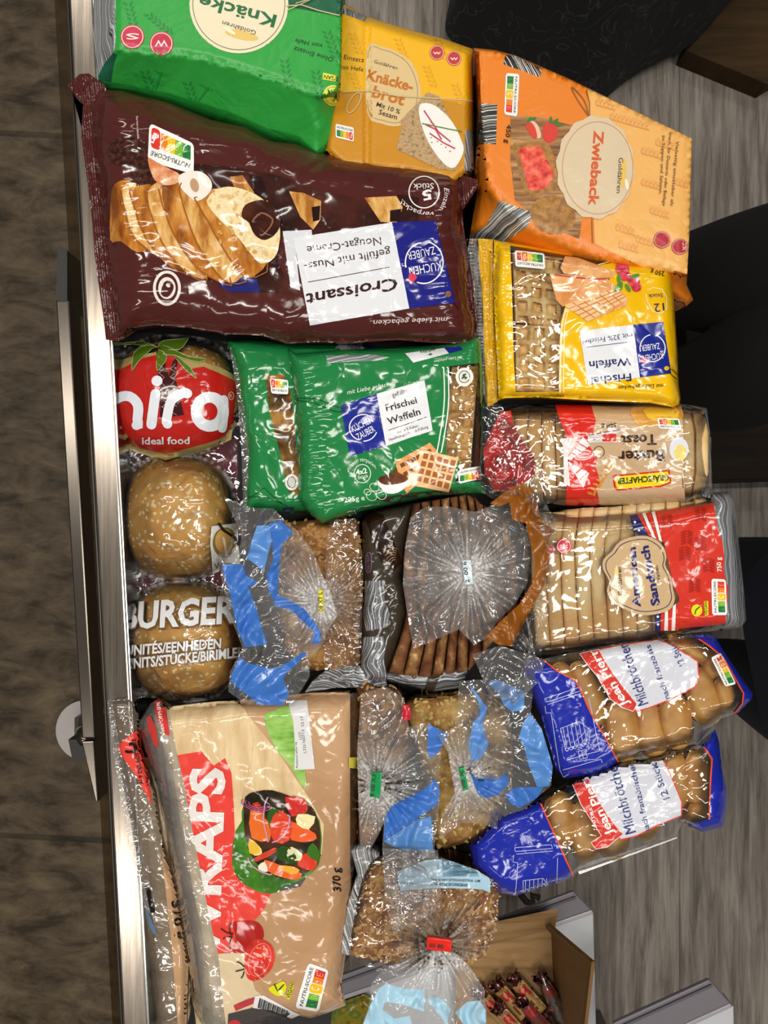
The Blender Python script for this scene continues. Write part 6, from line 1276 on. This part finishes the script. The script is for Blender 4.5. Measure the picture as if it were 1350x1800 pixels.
clip(sb, c14([(716, 706), (880, 724), (874, 802), (712, 786)]), .888, '#d8281c', '60 80', (*c14([(728, 766)])[0], *c14([(822, 778)])[0]))
tb_ = Slab('bag_film', c13([(310, 1050), (640, 1060), (660, 1240), (640, 1420), (500, 1500), (380, 1560), (330, 1400)]), lambda x, y: .880 + .012 * crumple(x, y, 24, 52), CLH, g1, 3.6, sheet=True)
# ---- wraps
KR = ramp('kraft', ('#a07a56', '#b8906a', '#c8a27c'), 5, .4, kind='film', sharp=(.3, .7)); TOR = ramp('tortilla', ('#cbb088', '#e6d3ae', '#efe2c4'), 30, .6, .3, .002, 5)
TORP = ramp('tortilla_print', ('#d0b184', '#e9d2a6'), 25, .4, kind='film', stretch=(4, .8, 1))
w2 = pack('wrap_packet', 'narrow side of a wrap packet standing on edge against the steel rim', 'wraps', 270, 1500, .79)
o_ = c12([(100, 80), (150, 66), (235, 66), (252, 130), (262, 300), (330, 500), (370, 740), (432, 950), (485, 1300), (475, 1620), (330, 1620), (300, 1320), (220, 760), (150, 380), (110, 200)])
s = Slab('wrapper', o_, topz(18, .825, .022, o_, wr=.007, wl=60, seed=81), clear('wrap_side', haze=.35, gloss=.10, rough=.12, s1=16, s2=50, ds=.01, hazecol='#8f7a68'), w2, 4.5, zones=[(c12([(352, 610), (375, 740), (432, 950), (487, 1300), (480, 1620), (432, 1620), (400, 1200), (360, 850)]), KR), (c12([(140, 300), (200, 250), (250, 215), (285, 330), (312, 575), (240, 440)]), ink('#e0463a', 'smoothfilm'))], sheet=True)
Slab('tortilla_stack', c12([(110, 90), (240, 75), (262, 320), (345, 560), (425, 960), (476, 1300), (468, 1610), (335, 1610), (300, 1300), (215, 740), (150, 350)]), lambda x, y: .818 + .0012 * np.sin((x - .24 * y) * .9) + .003 * crumple(x, y, 60, 3), TOR, w2, 5, zbot=.79)
Slab('side_fold', c12([(100, 82), (125, 78), (160, 300), (215, 560), (300, 930), (330, 1160), (300, 1150), (200, 740), (130, 330)]), lambda x, y: .846 + .004 * crumple(x, y, 22, 9), CLH, w2, 4, sheet=True)
a = Art(s, 'printed_lettering', 'smoothfilm', .0006); a.text('370 g', *c12([(402, 1015)])[0], *c12([(422, 1195)])[0], 13, '#14100c', 1, .03)
a.text('AUF DER RÖSTSEITE', *c12([(272, 470)])[0], *c12([(232, 260)])[0], 6, '#240c0a', 1, .02); a.text('UND WIEDERVERSCHL.', *c12([(296, 478)])[0], *c12([(262, 240)])[0], 5, '#240c0a', 1, .02); a.line(c12([(205, 285), (228, 290), (232, 310), (215, 322), (188, 316)]), 5, '#240c0a', 1, 3)
a.poly(c12([(278, 938), (300, 936), (326, 1068), (306, 1070)]), '#14100c', 1); a.poly(c12([(278, 1010), (300, 1070), (336, 1170), (318, 1165), (290, 1100)]), '#5a7896', 1); a.done()
w1p = pack('wrap_packet', 'large flat wrap packet with red field, salad picture and brown paper look', 'wraps', 430, 1520, .79)
o_ = c12([(300, 95), (345, 70), (400, 105), (600, 85), (700, 80), (820, 70), (960, 50), (1060, 40), (1222, 38), (1280, 42), (1282, 400), (1262, 800), (1238, 1050), (1222, 1200), (1192, 1400), (1212, 1500), (1130, 1535), (1050, 1560), (1000, 1552), (800, 1600), (660, 1650), (560, 1650), (500, 1500), (460, 1200), (400, 900), (360, 600), (330, 480), (280, 330), (240, 190)])
redw = c12([(428, 338), (470, 330), (540, 320), (598, 386), (650, 350), (680, 420), (690, 560), (696, 700), (684, 760), (700, 880), (760, 950), (862, 982), (830, 1060), (790, 1105), (700, 1115), (690, 1252), (618, 1262), (590, 1150), (560, 1000), (520, 800), (460, 470)])
kraft = c12([(700, 82), (820, 72), (960, 50), (1060, 40), (1232, 38), (1232, 400), (1232, 800), (1238, 1050), (1222, 1200), (1192, 1400), (1212, 1500), (1130, 1535), (1050, 1560), (1000, 1552), (900, 1520), (780, 1430), (780, 1260), (740, 1110), (830, 1060), (862, 982), (1000, 950), (1100, 800), (1110, 660), (1030, 520), (900, 330), (780, 180)])
tort = c12([(385, 112), (600, 88), (700, 84), (780, 180), (900, 330), (1030, 520), (1110, 660), (1100, 800), (700, 800), (690, 560), (680, 420), (650, 350), (598, 386), (540, 320), (428, 338)])
lowt = c12([(618, 1262), (740, 1255), (790, 1430), (900, 1520), (800, 1590), (660, 1640), (640, 1480)])
CLW = clear('wrap_window', haze=.10, gloss=.08, rough=.1, s1=16, s2=50, ds=.01)
ZW = topz(40, .828, .032, o_, wr=.0045, wl=120, seed=85, tilt=(.0, 0), fine=.0006)
s = Slab('wrapper', o_, ZW, CLW, w1p, 6, sheet=True, zones=[(tort, TORP), (kraft, KR), (lowt, ink('#d9c4a0', 'film')), (redw, ink('#e2443a', 'film')), (c12([(1232, 36), (1284, 40), (1284, 400), (1264, 800), (1238, 1050), (1232, 800), (1232, 400)]), clear('seal', haze=.2, gloss=.1, rough=.12, s1=30, s2=90, ds=.008, hazecol='#8a6a4a'))])
for i in range(4):
    q = c12([(395 - i * 26, 112 + i * 12), (500, 130), (700, 900), (700, 1600), (640 - i * 40, 1640), (600 - i * 42, 1250), (505 - i * 40, 800), (430 - i * 30, 380)])
    Slab('tortilla', q, (lambda k: lambda x, y: .832 - k * .0045 + .003 * crumple(x, y, 60, 3 + k))(i), TOR, w1p, 7, zbot=.82 - i * .0045)
a = Art(s, 'printed_picture', 'film', .0004, label='printed wrap filled with salad')
a.poly(c12([(556, 195), (600, 150), (650, 108), (720, 105), (760, 160), (780, 280), (760, 420), (735, 520), (700, 600), (680, 420), (650, 330), (600, 260)]), TORP, 1, 2)
a.poly(c12([(830, 160), (880, 130), (950, 110), (990, 200), (1010, 330), (1030, 480), (1000, 470), (950, 380), (880, 300)]), ramp('lettuce_print', ('#4f8a2a', '#8fc05a', '#b8d888'), 25, .35, kind='film', stretch=(1, 3, 1)), 1, 2)
a.poly(c12([(700, 690), (690, 760), (684, 850), (720, 920), (790, 965), (860, 978), (950, 940), (1060, 880), (1095, 800), (1090, 640), (1000, 560), (870, 500), (740, 560), (730, 640)]), ramp('lettuce_dark_print', ('#244a14', '#3f7a22', '#5c9a34'), 30, .35, kind='film'), 2, 2)
a.poly(c12([(745, 530), (800, 505), (870, 500), (960, 530), (1040, 560), (1085, 640), (1092, 760), (1060, 860), (970, 915), (860, 890), (780, 820), (745, 720), (738, 620)]), ramp('salad_dark_print', ('#1c1a10', '#3c2a18', '#5a2c1c'), 40, .35, kind='film'), 3, 2)
rd = random.Random(4)
pieces = (('#c83a1e', [(780, 560), (830, 580), (840, 720), (800, 700)]), ('#e06a24', [(770, 590), (850, 640), (860, 730), (775, 720)]), ('#d8452a', [(900, 590), (960, 640), (950, 730), (880, 740), (860, 660)]), ('#e8602c', [(950, 640), (1070, 700), (1060, 735), (960, 730)]),
          ('#c8302a', [(930, 530), (1020, 540), (1030, 600), (960, 620)]), ('#e8e0a8', [(990, 610), (1070, 620), (1040, 680), (985, 655)]), ('#2e5a1c', [(860, 580), (900, 590), (905, 650), (870, 690), (850, 640)]), ('#e2b83c', [(765, 720), (820, 770), (815, 800), (765, 790)]),
          ('#d8d4a8', [(960, 760), (1010, 790), (1000, 825), (945, 815), (940, 780)]), ('#d83a24', [(1000, 805), (1050, 790), (1080, 820), (1060, 870), (990, 850)]), ('#e2622a', [(835, 820), (920, 850), (1010, 885), (980, 915), (880, 890), (840, 860)]), ('#e8a83c', [(900, 850), (960, 850), (1000, 870), (960, 890)]),
          ('#c8402a', [(790, 810), (885, 765), (888, 785), (800, 830)]), ('#e8e4cc', [(805, 850), (835, 830), (850, 875), (815, 872)]), ('#3a6a20', [(1060, 740), (1092, 790), (1080, 830), (1030, 790)]), ('#2a4a18', [(890, 770), (950, 760), (990, 840), (900, 820)]))
for i, (col, q) in enumerate(pieces): a.poly(c12(q), col, 4 + i % 3 + i * .3, 2)
for x, y, r in ((800, 560, 50), (800, 560, 38), (800, 560, 26)): a.line(c12(ellipse(x, y, r * 1.4, r * .6, 10, 16, 1, 0, 200)), 1.8, '#a0507a', 12)
for q in ([(850, 530), (830, 620), (845, 710), (855, 730)], [(870, 740), (930, 700), (950, 650), (940, 610)], [(760, 810), (780, 850), (830, 880), (870, 885)]): a.line(c12(q), 2.6, '#c890a8', 12, 2)
a.done()
tom = ramp('tomato_print', ('#9a1e14', '#d8382a', '#e8584a'), 14, .3, kind='film')
a = Art(s, 'printed_picture', 'film', .0004, label='printed tomato halves')
a.poly(c12([(684, 1120), (720, 1110), (790, 1108), (825, 1140), (828, 1190), (790, 1220), (740, 1255), (700, 1255), (684, 1240), (700, 1180)]), '#a8201a', 3, 3); a.poly(c12([(745, 1250), (760, 1215), (800, 1190), (850, 1205), (880, 1250), (875, 1310), (840, 1360), (790, 1385), (755, 1370), (742, 1310)]), tom, 4, 3); a.ring(c12(ellipse(812, 1286, 48, 78, 18, 30)), 1, '#f0907c', 6)
for k in range(14): a.poly(c12(ellipse(815 + rd.uniform(-20, 24), 1250 + rd.uniform(-25, 40), 5, 3, rd.uniform(0, 90), 6)), '#f0a060', 6)
for q in ([(690, 1165), (660, 1160), (632, 1140)], [(688, 1175), (650, 1185), (645, 1190)], [(684, 1180), (672, 1210), (676, 1240)], [(680, 1170), (672, 1140), (682, 1115)], [(742, 1320), (720, 1300), (705, 1298)], [(742, 1330), (722, 1335), (700, 1340)], [(740, 1340), (735, 1360), (725, 1372)]): a.line(c12(q), 2, '#2a2410', 5, 2)
a.done()
a = Art(s, 'printed_lettering', 'film', .0005)
a.text('WRAPS', *c12([(616, 1290)])[0], *c12([(646, 395)])[0], 58, '#e4dcd6', 3, .035, within=redw); a.text('370 g', *c12([(1188, 970)])[0], *c12([(1182, 860)])[0], 13, '#14100c', 3, .02, .1); a.done()
a = Art(s, 'best_before_label', 'film', .0006, label='white printed date label')
a.poly(c12([(942, 86), (1032, 84), (1068, 400), (972, 404), (976, 300), (968, 180)]), '#dcdcdc', 1); a.text('Mindestens haltbar bis', *c12([(990, 395)])[0], *c12([(985, 275)])[0], 4, '#2a2a2a', 2); a.text('LOT:', *c12([(1008, 262)])[0], *c12([(1005, 225)])[0], 5, '#2a2a2a', 2); a.text('L326260713  23.17', *c12([(1028, 325)])[0], *c12([(1014, 155)])[0], 5, '#2a2a2a', 2); a.done()
a = Art(s, 'opening_tab', 'film', .0008, label='red tab print at the packet corner')
a.poly(c12([(320, 95), (345, 70), (368, 100), (385, 180), (395, 245), (375, 242), (350, 200), (330, 140)]), '#c83a34', 1); a.poly(c12([(288, 165), (305, 152), (330, 200), (345, 300), (325, 290), (296, 220)]), '#c83a34', 1); a.text('HIER ÖFFNEN', *c12([(372, 235)])[0], *c12([(345, 95)])[0], 5, '#f0dcd8', 3, .01); a.done()
nutri(s, c12([(975, 1510), (1038, 1300), (1132, 1335), (1085, 1528)]), 2)
a = Art(s, 'vegan_mark', 'film', .0007, label='yellow vegan mark'); a.poly(c12([(852, 1418), (890, 1400), (920, 1385), (936, 1410), (925, 1445), (895, 1456), (868, 1440)]), '#dcd81c', 1, 2); a.line(c12([(880, 1400), (895, 1432), (925, 1400)]), 2.4, '#1f4a1a', 2); a.poly(c12([(932, 1465), (955, 1392), (973, 1398), (950, 1472)]), '#dcd81c', 1); a.text('VEGAN', *c12([(950, 1466)])[0], *c12([(970, 1400)])[0], 6, '#1f4a1a', 2, .02); a.done()
a = Art(s, 'barcode', 'film', .0007, label='white barcode'); a.poly(c12([(790, 1455), (830, 1452), (900, 1490), (968, 1528), (1000, 1540), (960, 1560), (870, 1522), (780, 1510)]), '#e4e2e0', 0)
for i in range(30):
    t = i / 30; w_ = (1.6, 2.6, 1.2, 3.2)[i % 4]; p = np.array((800, 1458)) * (1 - t) + np.array((955, 1528)) * t; a.line(c12([tuple(p), tuple(p + np.array((-10, 46 - 16 * t)))]), w_ * .7, '#1a1a1a', 1) if 2 < i < 29 else None
a.done()
a = Art(s, 'grey_back_panel', 'film', .0007); a.poly(c12([(665, 1540), (780, 1510), (870, 1522), (960, 1560), (940, 1650), (660, 1650)]), '#4a4444', 0); a.poly(c12([(690, 1500), (760, 1470), (790, 1462), (784, 1490), (700, 1525)]), '#b83a44', 1); a.poly(c12(ellipse(695, 1590, 30, 26)), '#c83a40', 1); a.done()
film('yellow_tab', w1p, c12([(1226, 348), (1280, 346), (1280, 402), (1226, 396)]), lambda x, y: ZW(x, y) + .003, ink('#d8cc4a', 'smoothfilm', .9), 6)
